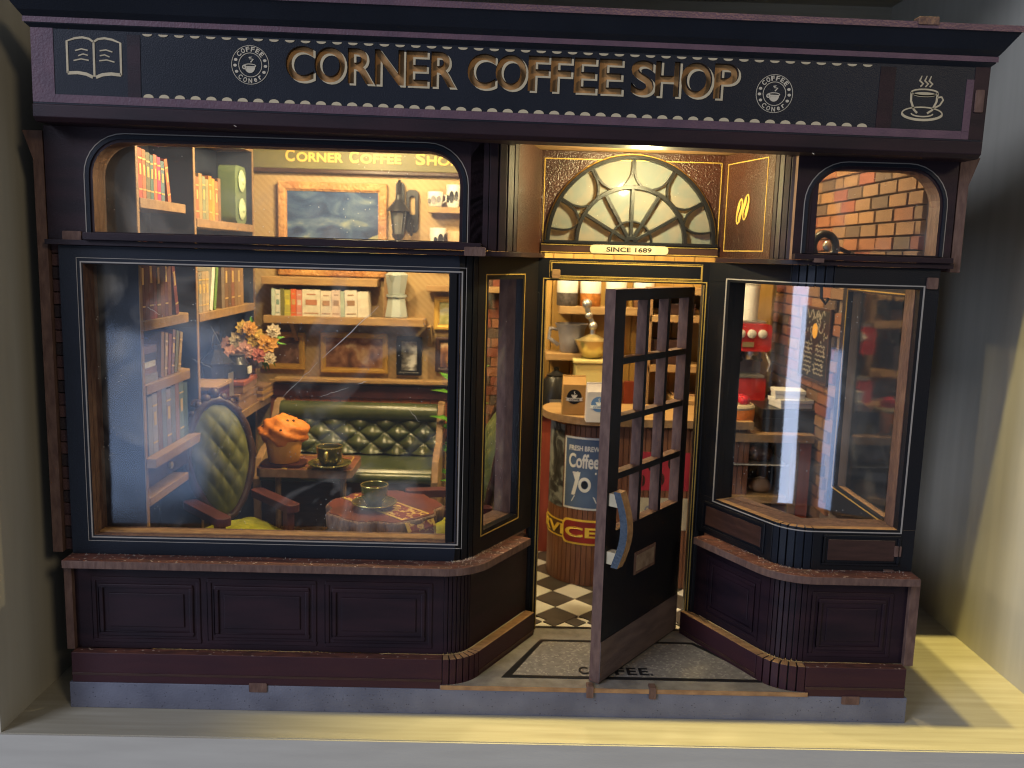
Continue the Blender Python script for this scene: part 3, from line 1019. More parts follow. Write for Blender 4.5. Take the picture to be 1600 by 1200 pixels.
# handle: two pale posts and a bowed grip
hd = part('door_handle', door)
for z in (.693, .510):
    dbox(MB(), .488, .522, -.040, .001, z - .020, z + .020).build('handle_post', CREAM, hd, bevel=.002)
arc = []
for i in range(13):
    t = i / 12
    arc.append((-.040 - .030 * math.sin(PI * t), .482 + .240 * t))
arc2 = [(w + .026, z if 0 < k < 12 else z) for k, (w, z) in enumerate(arc)]
grip = arc + [(min(w, -.016), z) for w, z in arc2[::-1]]
MB().plate([grip], lambda w, z, d: dpt(d, w, z), .523, .487, 0, 1).build('handle_grip', [mat('blue_grip_print', (.050, .068, .09), .45, col2=(.036, .05, .068), nscale=30, bump=.8, bscale=150, bdist=.004), MDF_LIT], hd, bevel=.0015)
for z in (.20, .72, 1.22):
    q = MB().tube([dpt(-.004, .014, z - .03), dpt(-.004, .014, z + .03)], .006, 8)
    q.build('hinge', BRASS, door, smooth=40)

# ---- sign board, cornice and their prints (the whole header leans a little)
hdr = part('header', shop)
hdr.location = (0, 0, 1.86)
hdr.rotation_euler = (0, math.radians(.60), 0)


def hz(mb):
    mb.v = [(x, y, z - 1.86) for x, y, z in mb.v]
    return mb


HB, HT = 1.735, 2.0
YF = -.06
# letter holes
LET = [('C', 446, 490), ('O', 491, 539), ('R', 543, 584), ('N', 585, 631), ('E', 634, 668), ('R', 673, 712),
       ('C', 730, 774), ('O', 774, 822), ('F', 825, 857), ('F', 860, 892), ('E', 897, 931), ('E', 936, 972),
       ('S', 986, 1022), ('H', 1024, 1062), ('O', 1064, 1113), ('P', 1116, 1154)]
LZ0, LZ1 = 1.867, 1.960
spans = []
for ch, a, b in LET:
    spans.append((ch, at(a, 120, YF).x, at(b, 120, YF).x))


def loops_of(key):
    vs, fs, ed, asp = TXT[key]
    nxt = {}
    for a, b in ed:
        nxt.setdefault(a, []).append(b)
        nxt.setdefault(b, []).append(a)
    seen, out = set(), []
    for s in nxt:
        if s in seen:
            continue
        l, cur, prev = [], s, None
        while cur not in seen:
            seen.add(cur)
            l.append(vs[cur])
            n = [q for q in nxt[cur] if q != prev]
            prev, cur = cur, (n[0] if n[0] not in seen or len(n) == 1 else n[-1])
        out.append(l)
    return out


holes, prints, cutters = [], MB(), MB()
for ch, x0, x1 in spans:
    for l in loops_of((ch, 1)):
        holes.append([(x0 + u * (x1 - x0), LZ0 + v * (LZ1 - LZ0)) for u, v in l])
    text(prints, ch, lambda u, v, d: (x0 + .0060 + u * (x1 - x0), d, LZ0 - .0050 + v * (LZ1 - LZ0)), YF - .0016, YF - .0002, 1)
    text(cutters, ch, lambda u, v, d: (x0 + u * (x1 - x0), d, LZ0 + v * (LZ1 - LZ0)), YF - .02, YF + .02, 1)
# pale drop edge round each cut letter
po, co = hz(prints).build('sign_edge', CREAM, hdr), hz(cutters).build('cutter', CREAM, None)
bo = po.modifiers.new('b', 'BOOLEAN')
bo.operation, bo.object, bo.solver = 'DIFFERENCE', co, 'EXACT'
_dg = bpy.context.evaluated_depsgraph_get()
co.matrix_world = Matrix.Identity(4)
po.parent = None
_dg = bpy.context.evaluated_depsgraph_get()
me = bpy.data.meshes.new_from_object(po.evaluated_get(_dg))
po.modifiers.clear()
po.data = me
po.parent = hdr
bpy.data.objects.remove(co)
hz(MB().plate_y([rect(-1.288, 1.322, HB + .03, HT)] + holes, YF, YF + .030)).build('sign_board', NAVY, hdr)
for ch, x0, x1 in spans:
    q = MB()
    text(q, ch, lambda u, v, d: (x0 + u * (x1 - x0), d, LZ0 + v * (LZ1 - LZ0)), YF + .017, YF + .0305, 1)
    hz(q).build('letter', mat('letter_print', (.55, .29, .105), .4, col2=(.42, .215, .075), nscale=20, bump=.3) if ch == 'C' and 'letter_print' not in MATS else MATS['letter_print'], hdr)
hz(MB().box(-1.287, 1.321, YF + .0305, YF + .045, HB + .03, HT - .001)).build('sign_backing', MDF, hdr)
hz(MB().box(-1.287, 1.321, YF + .046, 1.52, HT - .002, HT + .03)).build('header_roof', PLUM, hdr)
hz(MB().box(1.300, 1.321, YF + .046, 1.52, HB + .056, HT - .003)).build('header_side', PLUM, hdr)
hz(MB().box(-1.2885, -1.287, YF + .0465, 1.52, HB + .03, HT - .003)).build('header_side', PLUM, hdr)
# bottom board with a slanting lip
hz(MB().add([(x, y, z) for x in (-1.29, 1.325) for y, z in ((YF + .012, HB), (YF - .002, HB + .012), (YF - .002, HB + .044), (YF + .004, HB + .050), (.029, HB + .050), (.029, HB))],
            [(0, 1, 2, 3, 4, 5), (6, 11, 10, 9, 8, 7)] + [(i, i + 6, (i + 1) % 6 + 6, (i + 1) % 6) for i in range(6)])).build('header_rail', PLUM, hdr, bevel=.002)
hz(MB().box(-1.286, .03, .0295, .06, HB + .0, HB + .05)).build('header_soffit', PLUM, hdr)
hz(MB().box(.82, 1.32, .0295, .06, HB + .0, HB + .05)).build('header_soffit', PLUM, hdr)
# printed bands and frames, each proud of the board by a paper's thickness
bands = [('mauve_band', STRIPE, -1.288, -1.228, HB + .0505, HT - .001), ('mauve_band', STRIPE, -1.2275, 1.262, HB + .0505, HB + .072),
         ('mauve_band', STRIPE, 1.2625, 1.283, HB + .072, HT - .055), ('plum_band', PLUM, 1.2835, 1.322, HB + .0505, HT - .001), ('mauve_band', STRIPE, 1.2625, 1.283, HB + .0505, HB + .0715),
         ('plum_band', PLUM, -1.03, -.995, HB + .0725, HT - .03), ('plum_band', PLUM, 1.022, 1.064, HB + .0725, HT - .03)]
for n_, m, x0, x1, z0, z1 in bands:
    hz(MB().box(x0, x1, YF - .0014, YF - .0003, z0, z1)).build(n_, m, hdr)
hz(MB().box(1.3222, 1.325, YF, .35, HB + .03, HT - .002)).build('header_end', PLUM, hdr)
# cornice: flared, two mauve stripes
prof = [(YF - .0005, HT - .022), (YF - .012, HT - .012), (YF - .014, HT + .004), (YF - .030, HT + .018), (YF - .060, HT + .058), (YF - .062, HT + .074), (YF + .02, HT + .074), (YF + .02, HT - .022)]
ex = [0, .010, .012, .020, .045, .047, .047, 0]
vs, k = [], len(prof)
for sg in (-1, 1):
    for (y, z), e_ in zip(prof, ex):
        vs.append(((-1.288 - e_) if sg < 0 else (1.322 + e_), y, z))
fs = [(i, (i + 1) % k, (i + 1) % k + k, i + k) for i in range(k)] + [tuple(range(k))[::-1], tuple(range(k, 2 * k))]
hz(MB().add(vs, fs)).build('cornice', NAVY, hdr)
hz(MB().box(-1.301, 1.336, YF - .0152, YF - .0138, HT - .010, HT + .004)).build('mauve_band', STRIPE, hdr)
hz(MB().box(-1.336, 1.370, YF - .0645, YF - .0622, HT + .058, HT + .074)).build('mauve_band', STRIPE, hdr)
hz(MB().add([(x, y, z) for x, e_ in ((1.322, 0),) for (y, z) in ((YF, HT - .02), (.30, HT - .02))] + [(1.369, YF - .06, HT + .074), (1.369, .30, HT + .074), (1.30, YF - .02, HT + .073), (1.30, .30, HT + .073)],
            [(0, 1, 3, 2), (2, 3, 5, 4), (0, 4, 5, 1), (0, 2, 4), (1, 5, 3)])).build('cornice_return', PLUM, hdr)
# scallop dots along the frame
sc_t = MB().plate_y([circ(0, 0, .0130, .0062, n=10, a0=180, a1=360)], 0, .0012).mesh('scallop', CREAM)
sc_b = MB().plate_y([circ(0, 0, .0140, .0095, n=10, a0=0, a1=180)], 0, .0012).mesh('scallop', CREAM)
for i in range(47):
    x = -.975 + i * .0426
    put('scallop', sc_t, hdr, (x, YF - .0014, HT - .0165 - 1.86 - .0105))
    put('scallop', sc_b, hdr, (x, YF - .0014, HB + .0725 - 1.86))


def stroke(mb, pts, w, y0, y1, closed=False):
    pts = [Vector(p) for p in pts]
    k = len(pts)
    L, R_ = [], []
    for i in range(k):
        a = pts[(i - 1) % k] if closed or i else pts[i]
        b = pts[(i + 1) % k] if closed or i < k - 1 else pts[i]
        t = (b - a).normalized()
        n = Vector((-t.y, t.x))
        ww = w[i] if isinstance(w, (list, tuple)) else w
        L.append(tuple(pts[i] + n * ww / 2))
        R_.append(tuple(pts[i] - n * ww / 2))
    if closed:
        return mb.plate_y([L, R_], y0, y1)
    return mb.plate_y([L + R_[::-1]], y0, y1)


# open book emblem
q = MB()
c = at(147, 97, YF)
bx, bz = c.x, c.z
def S2(pts, w, closed=False, cx=None, cz=None, k=1.0):
    cx, cz = (bx if cx is None else cx), (bz if cz is None else cz)
    stroke(q, [(cx + u * k, cz + v * k) for u, v in pts], w, YF - .0014, YF - .0003, closed)
for s_ in (-1, 1):
    S2([(0, .040), (s_ * .012, .048), (s_ * .03, .051), (s_ * .05, .048), (s_ * .072, .040), (s_ * .072, -.043)], .0055)
    S2([(s_ * .072, -.043), (s_ * .045, -.041), (s_ * .022, -.044), (s_ * .004, -.0515)], .0085)
    for j, (a, b) in enumerate(((.016, .050), (.016, .042), (.014, .055))):
        zz = .020 - j * .013
        S2([(s_ * a, zz - .002), (s_ * (a + b) / 2, zz + .001), (s_ * b, zz - .004)], .0032)
S2([(0, .040), (0, -.050)], .0055)
hz(q).build('book_emblem', CREAM, hdr)
# steaming cup emblem
q = MB()
c = at(1442, 160, YF)
bx, bz = c.x, c.z + .02
S2(circ(0, -.038, .056, .017, n=30), [.0035 + .003 * (math.sin(2 * PI * i / 30) < 0) for i in range(30)], True)
S2([(-.035, .018), (-.034, -.005), (-.024, -.028), (-.014, -.037)], .0055)
S2([(.038, .018), (.037, -.005), (.027, -.028), (.014, -.037)], .0055)
S2(circ(.0015, .018, .0365, .0085, n=24), .004, True)
S2(circ(0, -.038, .03, .008, n=12, a0=180, a1=360), .0035)
S2([(.038, .006), (.050, .008), (.055, .0), (.047, -.014), (.032, -.022)], .0045)
q.plate_y([circ(.0015 + bx, .0125 + bz, .032, .0065, n=20)], YF - .0014, YF - .0003)
for dx in (-.012, .002, .014):
    S2([(dx, .033), (dx + .007, .041), (dx - .003, .049), (dx + .002, .062 if dx else .066)], [.004, .005, .005, .002])
hz(q).build('cup_emblem', CREAM, hdr)


def badge(px, py):
    c = at(px, py, YF)
    cx, cz = c.x, c.z
    q = MB()
    y0, y1 = YF - .0014, YF - .0003
    R1 = .051
    q.plate_y([circ(cx, cz, R1, n=40), circ(cx, cz, R1 - .0013, n=40)], y0, y1)
    q.plate_y([circ(cx, cz, .032, n=32), circ(cx, cz, .0305, n=32)], y0, y1)
    for word, mid, d_ in (('COFFEE', 90, -1), ('CONer', 270, 1)):
        for i, ch in enumerate(word):
            a = math.radians(mid + d_ * (i - (len(word) - 1) / 2) * (19 if d_ < 0 else 20))
            ca = Vector((math.cos(a), math.sin(a)))
            ta = Vector((ca.y, -ca.x)) if d_ < 0 else Vector((-ca.y, ca.x))
            ra = ca if d_ < 0 else -ca
            h = .0125 if ch.isupper() else .010
            w = .0098 if ch.isupper() else .0078
            o_ = Vector((cx, cz)) + ca * .0412
            text(q, ch, lambda u, v, d, o_=o_, ta=ta, ra=ra, w=w, h=h: ((o_ + ta * (u - .5) * w + ra * (v - .5) * h).x, d, (o_ + ta * (u - .5) * w + ra * (v - .5) * h).y), y0, y1, 1)
    for a in (18, -3, -26, 162, 183, 206):
        ca = Vector((cx, cz)) + Vector((math.cos(math.radians(a)), math.sin(math.radians(a)))) * .0412
        q.plate_y([circ(ca.x, ca.y, .0048, .0038, n=10)], y0, y1)
    q.plate_y([[(cx - .016, cz - .003)] + circ(cx - .001, cz - .004, .0145, .017, n=12, a0=180, a1=360) + [(cx + .0145, cz - .003)]], y0, y1)
    q.plate_y([circ(cx - .001, cz - .002, .017, .0055, n=16), circ(cx - .001, cz - .002, .0145, .0032, n=16)], y0 - .0004, y1)
    q.plate_y([circ(cx - .016, cz - .006, .006, n=12), circ(cx - .016, cz - .006, .003, n=12)], y0 - .0008, y1)
    stroke(q, [(cx - .004, cz + .019), (cx + .004, cz + .021), (cx - .002, cz + .016), (cx + .008, cz + .015), (cx + .001, cz + .007)], .0035, y0, y1)
    hz(q).build('badge', mat('badge_print', (.50, .44, .33), .5, col2=(.40, .36, .27), nscale=30) if 'badge_print' not in MATS else MATS['badge_print'], hdr)


badge(391, 106)
badge(1210, 142)

# bare fibreboard tenons that show through their slots
for px, py, w, h, y, d in ((403, 1075, .056, .030, -.0035, .03), (922, 1082, .022, .038, -.0075, .03), (1020, 1084, .022, .038, -.0075, .03), (1329, 1095, .056, .027, -.0035, .03),
                           (742, 393, .062, .026, -.008, .035), (1458, 443, .033, .034, .024, .03), (869, 428, .028, .030, .412, .03), (1121, 441, .026, .028, .405, .03),
                           (1452, 32, .055, .02, -.128, .03), (1531, 158, .024, .06, -.066, .03), (1403, 862, .022, .034, .026, .02), (112, 369, .055, .030, .022, .03), (1280, 407, .03, .012, .003, .02), (1390, 893, .03, .004, .02, .05)):
    c = at(px, py, y)
    MB().plate_y([rrect(c.x - w / 2, c.x + w / 2, c.z - h / 2, c.z + h / 2, min(w, h) * .12, n=2)], y, y + d).build('tenon', MDF_LIT if 840 < px < 1130 and py < 500 else MDF, shop, bevel=.001)  # tenons near the porch bulb take the lamplit board colour

# fine scratches on the big pane and lint on the sills
SCR = mat('scratch_white', (.50, .47, .42), .7)
sc_r = random.Random(12)
q = MB()
for (xa, za), (xb, zb) in (((.0, 0), (.0, 0)),):
    pass
for pa, pb, w in (((592, 478), (505, 560), .0022), ((497, 566), (440, 622), .0012), ((560, 600), (572, 596), .002), ((500, 620), (545, 606), .001), ((640, 640), (655, 660), .001), ((300, 560), (330, 575), .001), ((230, 480), (250, 492), .0012), ((330, 510), (345, 540), .001)):
    a, b = at(*pa, .0945), at(*pb, .0945)
    n = 8
    pts = [(a.x + (b.x - a.x) * i / n + sc_r.uniform(-.002, .002), a.z + (b.z - a.z) * i / n + sc_r.uniform(-.002, .002)) for i in range(n + 1)]
    stroke(q, pts, [w * (.3 + .7 * math.sin(PI * (i + .3) / (n + .6))) for i in range(n + 1)], .0947, .0954)
o = q.build('scratches', SCR, shop)
o['kind'] = 'stuff'
q = MB()
for i in range(520):
    if i % 3:
        s_, P_, zz, lo, hi = sc_r.uniform(.02, 2.6), PL, .4853, -.028, .028
    else:
        s_, P_, zz, lo, hi = sc_r.uniform(.3, 2.9), PR, .4853, -.028, .028
    p_ = P_(sc_r.uniform(lo, hi) if sc_r.random() < .5 else hi - .012 * sc_r.random(), s_)
    a_, l_ = sc_r.uniform(0, PI), sc_r.choice((.002, .003, .004, .008))
    d_ = Vector((math.cos(a_), math.sin(a_), sc_r.uniform(0, .5))) * l_
    c_ = Vector((p_.x, p_.y, zz))
    u_ = Vector((-d_.y, d_.x, 0)).normalized() * .0005
    q.add([c_ - u_, c_ + u_, c_ + d_ + u_ + Vector((0, 0, .0006)), c_ + d_ - u_ + Vector((0, 0, .0006))], [(0, 1, 2, 3)])
for px, py, l_ in ((368, 196, .008), (1270, 239, .006)):
    c_ = at(px, py, YF + .006) + Vector((0, -.004, -.002))
    q.obox(c_, (l_, .0014, .0014), Matrix.Rotation(.5, 3, 'Y'))
o = q.build('lint', SCR, shop, recalc=False)
o['kind'] = 'stuff'
# ------------------------------------------------------------------ fixed joinery inside (parts of the shop)
FL = .0985
# lettered beam and tan back wall of the reading room
BY = 1.44
bx0, bx1 = at(372, 245, BY).x, .02
bz0, bz1 = at(560, 266, BY).z, at(560, 222, BY).z
beam = part('lettered_beam', shop)
MB().box(bx0, bx1, BY, 1.4645, bz0, bz1 + .03).build('beam_board', mat('olive_board', (.13, .115, .05), .5, col2=(.10, .09, .04), nscale=8), beam, bevel=.003)
MB().box(bx0, bx1, BY - .012, 1.4645, bz0 - .018, bz0 - .0005).build('beam_moulding', DARKW, beam, bevel=.003)
q = MB()
words_ = [(446, 'C', 'ORNER', 536), (546, 'C', 'OFFEE', 627), (650, 'S', 'HOP', 716)]
zc0, zc1 = at(560, 255, BY - .002).z, at(560, 236, BY - .002).z
for a, big, rest, b in words_:
    xa, xb = at(a, 245, BY - .002).x, at(b, 245, BY - .002).x
    wb = .040
    text(q, big, lambda u, v, d: (xa + u * wb, d, zc0 + v * (zc1 - zc0)), BY - .003, BY + .0005, 1)
    text(q, rest, lambda u, v, d: (xa + wb + .009 + u * (xb - xa - wb - .009), d, zc0 + v * (zc1 - zc0) * .78), BY - .003, BY + .0005, 1)
q.build('beam_lettering', mat('amber_lettering', (.55, .36, .09), .5), beam)
# rail and tiled wainscot behind the bench
zr0, zr1 = at(560, 622, 1.44).z, at(560, 602, 1.44).z
MB().box(-1.06, -.16, 1.435, 1.4645, zr0, zr1).build('dado_rail', MAROON, shop, bevel=.003)
MB().box(-1.06, -.16, 1.447, 1.4645, zr1 + .0005, zr1 + .016).build('dado_capping', WOOD, shop, bevel=.003)
tm = MB().box(-.022, .022, 0, .014, -.09, .09).mesh('wall_tile', ORANGE)
for i in range(20):
    put('wall_tile', tm, shop, (-1.03 + i * .0462, 1.45, zr0 - .0915))
# narrow brick pier beside the reading room
pier = part('brick_pier', shop)
MB().box(-.185, .135, 1.452, 1.4647, .10, bz0 - .02).build('pier_mortar', MORTAR, pier)
pm = [MB().box(-.5, .5, -.5, .5, -.5, .5).mesh('brick', m) for m in (BRICKS[0], BRICKS[2], BRICKS[3])]
z, k = .62, 0
while z < bz0 - .05:
    xx = -.183 + (.05 if k % 2 else 0)
    while xx < .12:
        put('brick', pm[rb.randrange(3)], pier, (min(xx, .07) + .045, 1.451, z), (.088, .012 + .004 * rb.random(), .040))
        xx += .093
    z += .0445
    k += 1
# yellow boarded wall behind the counter
for i in range(12):
    x = .142 + i * .092
    MB().box(x, x + .089, 1.452, 1.4647, .10, 1.90).build('wall_board', PLANK, shop, bevel=.003)
for i in range(9):
    MB().box(.142 + i * .062, .200 + i * .062, 1.438, 1.4515, .10, .86).build('wainscot_board', REDPLANK, shop, bevel=.003)

# ------------------------------------------------------------------ shelves, each a thing
def shelf_thing(name, label, x0, x1, y0, y1, z, th, m=WOOD, br=(), brl=.07):
    t = thing(name, label, 'shelf', ((x0 + x1) / 2, y1, z))
    ox, oy, oz = t.location
    MB().box(x0 - ox, x1 - ox, y0 - oy, 0, -th, 0).build('shelf_board', m, t, bevel=.002)
    for b in br:
        MB().add([(b - ox + d, yy, zz) for d in (-.008, .008) for yy, zz in ((0, -th), (y0 - oy + .01, -th), (0, -th - brl))], [(0, 1, 2), (3, 5, 4), (0, 3, 4, 1), (1, 4, 5, 2), (2, 5, 3, 0)]).build('shelf_bracket', m, t)
    return t


# ---- bookcase along the left wall
bc = thing('bookcase', 'tall wooden bookcase with dark end panel along the left wall of the reading room', 'bookcase', (-1.18, .8, FL))
def B(mb):
    return mb.xf(Matrix.Translation((1.18, -.8, -FL)))
XF = -1.10
for y, nm in ((.150, 'end_panel'), (.645, 'upright'), (1.385, 'upright')):
    B(MB().box(-1.2585, XF - .004, y - .008, y + .008, FL, 1.94)).build(nm, SHADE, bc)
    B(MB().box(XF - .0037, XF, y - .009, y + .009, FL, 1.94)).build('upright_edge', WOODX, bc, bevel=.001)
def board(y0, y1, z, th, x1=XF, rounded=False):
    if rounded:
        l = [(-1.258, y0), (x1, y0), (x1, y1 - .06), (x1 - .015, y1 - .02), (x1 - .05, y1), (-1.258, y1)]
    else:
        l = [(-1.258, y0), (x1, y0), (x1, y1), (-1.258, y1)]
    B(MB().plate_z([l], z - th, z, 0, 1)).build('shelf_board', [WOOD, WOODX], bc, bevel=.0015)
ZA, ZB_, ZC, ZD = 1.562, 1.187, .987, .757
for z in (ZA, ZB_, ZC):
    board(.160, .60, z, .030, XF + .003, True)
board(.145, .66, ZD, .030, XF + .03, True)
board(.160, .50, .625, .026, XF + .003)
board(.655, 1.376, 1.520, .030, XF + .003)
board(.655, 1.376, 1.178, .030, XF + .003)
board(.668, 1.46, ZD - .002, .034, XF + .05)
board(.165, 1.37, 1.862, .03, XF + .003)
B(MB().box(-1.256, XF - .006, .162, .60, .655, .724)).build('drawer_front', DARKW, bc, bevel=.003)
B(MB().lathe([(.002, 0), (.011, .004), (.012, .012), (.004, .016)], (0, 0, 0), 12).xf(Matrix.Translation((XF - .006, .34, .69)) @ Matrix.Rotation(PI / 2, 4, 'Y'))).build('drawer_knob', BRASS, bc, smooth=40)
B(MB().box(-1.2585, -1.256, .16, 1.376, FL, 1.93)).build('back_panel', SHADE, bc)

BOOKM = {}
def bookmat(c):
    if c not in BOOKM:
        BOOKM[c] = mat('book_cloth_%02d' % len(BOOKM), c, .55, col2=tuple(v * .75 for v in c), nscale=30, bump=.2, bscale=120)
    return BOOKM[c]
PAGES = mat('book_pages', (.52, .44, .30), .7, col2=(.42, .35, .23), nscale=60, stretch=(1, 14, 1))
GILT = mat('book_gilding', (.55, .38, .14), .4, metal=.3)
def book(label, pos, w, h, d, col, rot=None, band=True, group=None, face='x'):
    """a book standing at pos (centre of its foot); spine faces +x, thickness w along y"""
    t = thing('book', label, 'book', pos, 0, group)
    M = rot or Matrix.Identity(3)
    m4 = M.to_4x4()
    MB().obox((-d / 2 - .001, 0, h / 2), (d - .004, w - .005, h - .006)).xf(m4).build('page_block', PAGES, t)
    q = MB()
    for s_ in (-1, 1):
        q.obox((-d / 2, s_ * (w / 2 - .0012), h / 2), (d, .0024, h))
    q.obox((.0008, 0, h / 2), (.003, w, h))
    q.xf(m4).build('book_cover', bookmat(col), t)
    if band:
        q = MB()
        for f in (.18, .80):
            q.obox((.0028, 0, h * f), (.0012, w * .92, .005))
        q.obox((.0028, 0, h * .58), (.0012, w * .5, h * .22))
        q.xf(m4).build('spine_gilding', GILT, t)
    return t
def rx(a):
    return Matrix.Rotation(math.radians(a), 3, 'X')
cols_a = [('scarlet', (.42, .06, .03)), ('rust orange', (.40, .13, .045)), ('moss grey', (.13, .12, .07)), ('slate teal', (.06, .13, .13)), ('coral', (.48, .13, .06)), ('magenta', (.42, .03, .13)), ('blue grey', (.09, .15, .18))]
ordn = ['first', 'second', 'third', 'fourth', 'fifth', 'sixth', 'seventh', 'eighth', 'ninth', 'tenth', 'eleventh', 'twelfth', 'thirteenth', 'fourteenth', 'fifteenth']
y = .182
GB = 'books in the bookcase by the left wall'
for i, (n_, c) in enumerate(cols_a):
    w = (.028, .027, .031, .025, .027, .027, .030)[i]
    h = (.150, .148, .143, .138, .142, .138, .128)[i]
    book('%s book, %s from the left on the top shelf of the near bookcase bay' % (n_, ordn[i]), (XF - .012, y + w / 2, ZA + .0005), w, h, .09, c, None, True, GB)
    y += w + .002
book('orange book leaning at the right end of the top shelf of the near bay', (XF - .012, y + .040, ZA + .001), .026, .140, .09, (.46, .12, .035), rx(12), True, GB)
y = .180
dk = [('oxblood', (.10, .02, .022)), ('maroon', (.13, .022, .026)), ('wine red', (.16, .02, .024)), ('dark rose', (.19, .035, .035)), ('umber', (.09, .04, .03)), ('mahogany', (.11, .035, .028)), ('plum', (.09, .022, .035)), ('chestnut', (.13, .05, .032))]
for i, (n_, c) in enumerate(dk):
    w = .026 + .004 * (i % 3)
    book('%s tall book, %s in the dark red row on the second shelf down' % (n_, ordn[i]), (XF - .014, y + w / 2, ZB_ + .0005), w, .235 + .012 * ((i * 3) % 4) / 3, .09, c, None, i % 2 == 0, GB)
    y += w + .0015
book('crimson tall book leaning at the right of the dark red row', (XF - .014, y + .052, ZB_ + .001), .028, .215, .09, (.15, .03, .035), rx(11), True, GB)
# third shelf : a flat pile and leaning books
zz = ZC + .001
for i, (n_, c, w, l) in enumerate((('grey', (.20, .18, .17), .026, .13), ('brown', (.16, .085, .06), .020, .115), ('white', (.48, .45, .40), .018, .10), ('black', (.03, .026, .028), .024, .12), ('purple grey', (.12, .08, .095), .022, .125))):
    t = book('%s book lying flat, %s up in the pile on the third shelf' % (n_, ordn[i]), (XF - .015, .225, zz + w / 2), w, l, .085, c, rx(90), False, GB)
    for ch in t.children:
        ch.location.y += l / 2
    zz += w + .0012
y = .305
for i, (n_, c, a) in enumerate((('ochre brown', (.22, .13, .05), -6), ('tan', (.28, .19, .10), -8), ('brick brown', (.20, .08, .045), -9), ('dusty mauve', (.17, .10, .09), -10), ('olive', (.14, .13, .05), -12), ('mustard', (.30, .20, .06), -14))):
    book('%s book leaning left, %s beside the flat pile on the third shelf' % (n_, ordn[i]), (XF - .014, y + .02, ZC + .004), .024, .150 - .006 * (i % 3), .088, c, rx(a), i % 2 == 1, GB)
    y += .0305
# on the desk board : a row of big pale books
y = .178
for i, (n_, c) in enumerate((('pale grey', (.22, .22, .26)), ('dove grey', (.27, .26, .30)), ('brown spined', (.16, .10, .09)), ('blue grey', (.15, .18, .25)), ('lilac grey', (.20, .18, .24)), ('slate', (.12, .14, .19)), ('dusty rose', (.22, .13, .14)), ('sea green', (.12, .17, .16)), ('dark teal', (.06, .10, .10)))):
    w = .034 + .006 * ((i * 2) % 3) / 2
    book('%s large book, %s in the row on the desk board' % (n_, ordn[i]), (XF - .006, y + w / 2, ZD + .0005), w, .19 + .010 * ((i * 5) % 4) / 3, .10, c, None, i % 3 == 1, GB)
    y += w + .002
# far bay, upper shelf
y = .685
for i, (n_, c) in enumerate((('russet', (.30, .11, .05)), ('tan', (.36, .21, .085)), ('sage', (.19, .20, .12)), ('khaki', (.24, .21, .10)), ('pumpkin orange', (.55, .19, .035)), ('flame orange', (.58, .24, .05)), ('terracotta', (.42, .15, .06)), ('brown', (.18, .10, .055)))):
    w = .034
    book('%s book, %s from the left on the upper shelf of the far bay' % (n_, ordn[i]), (XF - .014, y + w / 2, 1.5205), w, .15 + .014 * ((i * 5) % 3) / 2, .09, c, None, i % 2 == 0, GB)
    y += w + .002
# far bay, middle shelf
y = .69
for i, (n_, c, a) in enumerate((('stone grey', (.24, .21, .16), 0), ('buff', (.34, .25, .15), 0), ('pale tan', (.40, .29, .17), 0))):
    book('%s short book, %s from the left on the middle shelf of the far bay' % (n_, ordn[i]), (XF - .014, y + .02, 1.1785), .036, .15, .09, c, rx(a), True, GB)
    y += .039
book('white book leaning right on the middle shelf of the far bay', (XF - .014, y + .020, 1.180), .034, .225, .09, (.62, .60, .50), rx(-14), False, GB)
book('green spined book leaning right behind the white one, far bay', (XF - .014, y + .064, 1.180), .026, .228, .09, (.12, .22, .06), rx(-14), False, GB)
y += .15
for i in range(7):
    n_, c = (('grey brown', (.17, .13, .10)), ('walnut', (.15, .085, .05)), ('bark brown', (.12, .075, .05)), ('reddish brown', (.20, .085, .055)), ('sepia', (.19, .12, .07)), ('dark tan', (.24, .15, .08)), ('caramel', (.30, .17, .07)))[i]
    book('%s tall book, %s in the brown row on the middle shelf, far bay' % (n_, ordn[i]), (XF - .014, y + .02, 1.1785), .040, .225 - .012 * (i % 2), .09, c, None, i % 2 == 1, GB)
    y += .0425
# green tin with two pale rosettes on the upper far shelf
t = thing('rosette_tin', 'tall green tin with two pale rosettes at the end of the upper far shelf', 'tin', (XF - .02, 1.20, 1.5205))
MB().plate_x([rrect(-.075, .075, 0, .235, .03)], -.05, .02).build('tin_body', mat('sage_tin', (.11, .15, .075), .4, col2=(.085, .12, .06), nscale=6), t, bevel=.004)
for z in (.06, .175):
    MB().lathe([(.04, 0), (.045, .005), (.03, .012), (.018, .01), (.012, .016), (.001, .017)], (0, 0, 0), 18).xf(Matrix.Translation((.0202, 0, z)) @ Matrix.Rotation(PI / 2, 4, 'Y')).build('rosette', mat('pale_green', (.34, .40, .24), .4) if 'pale_green' not in MATS else MATS['pale_green'], t, smooth=40)
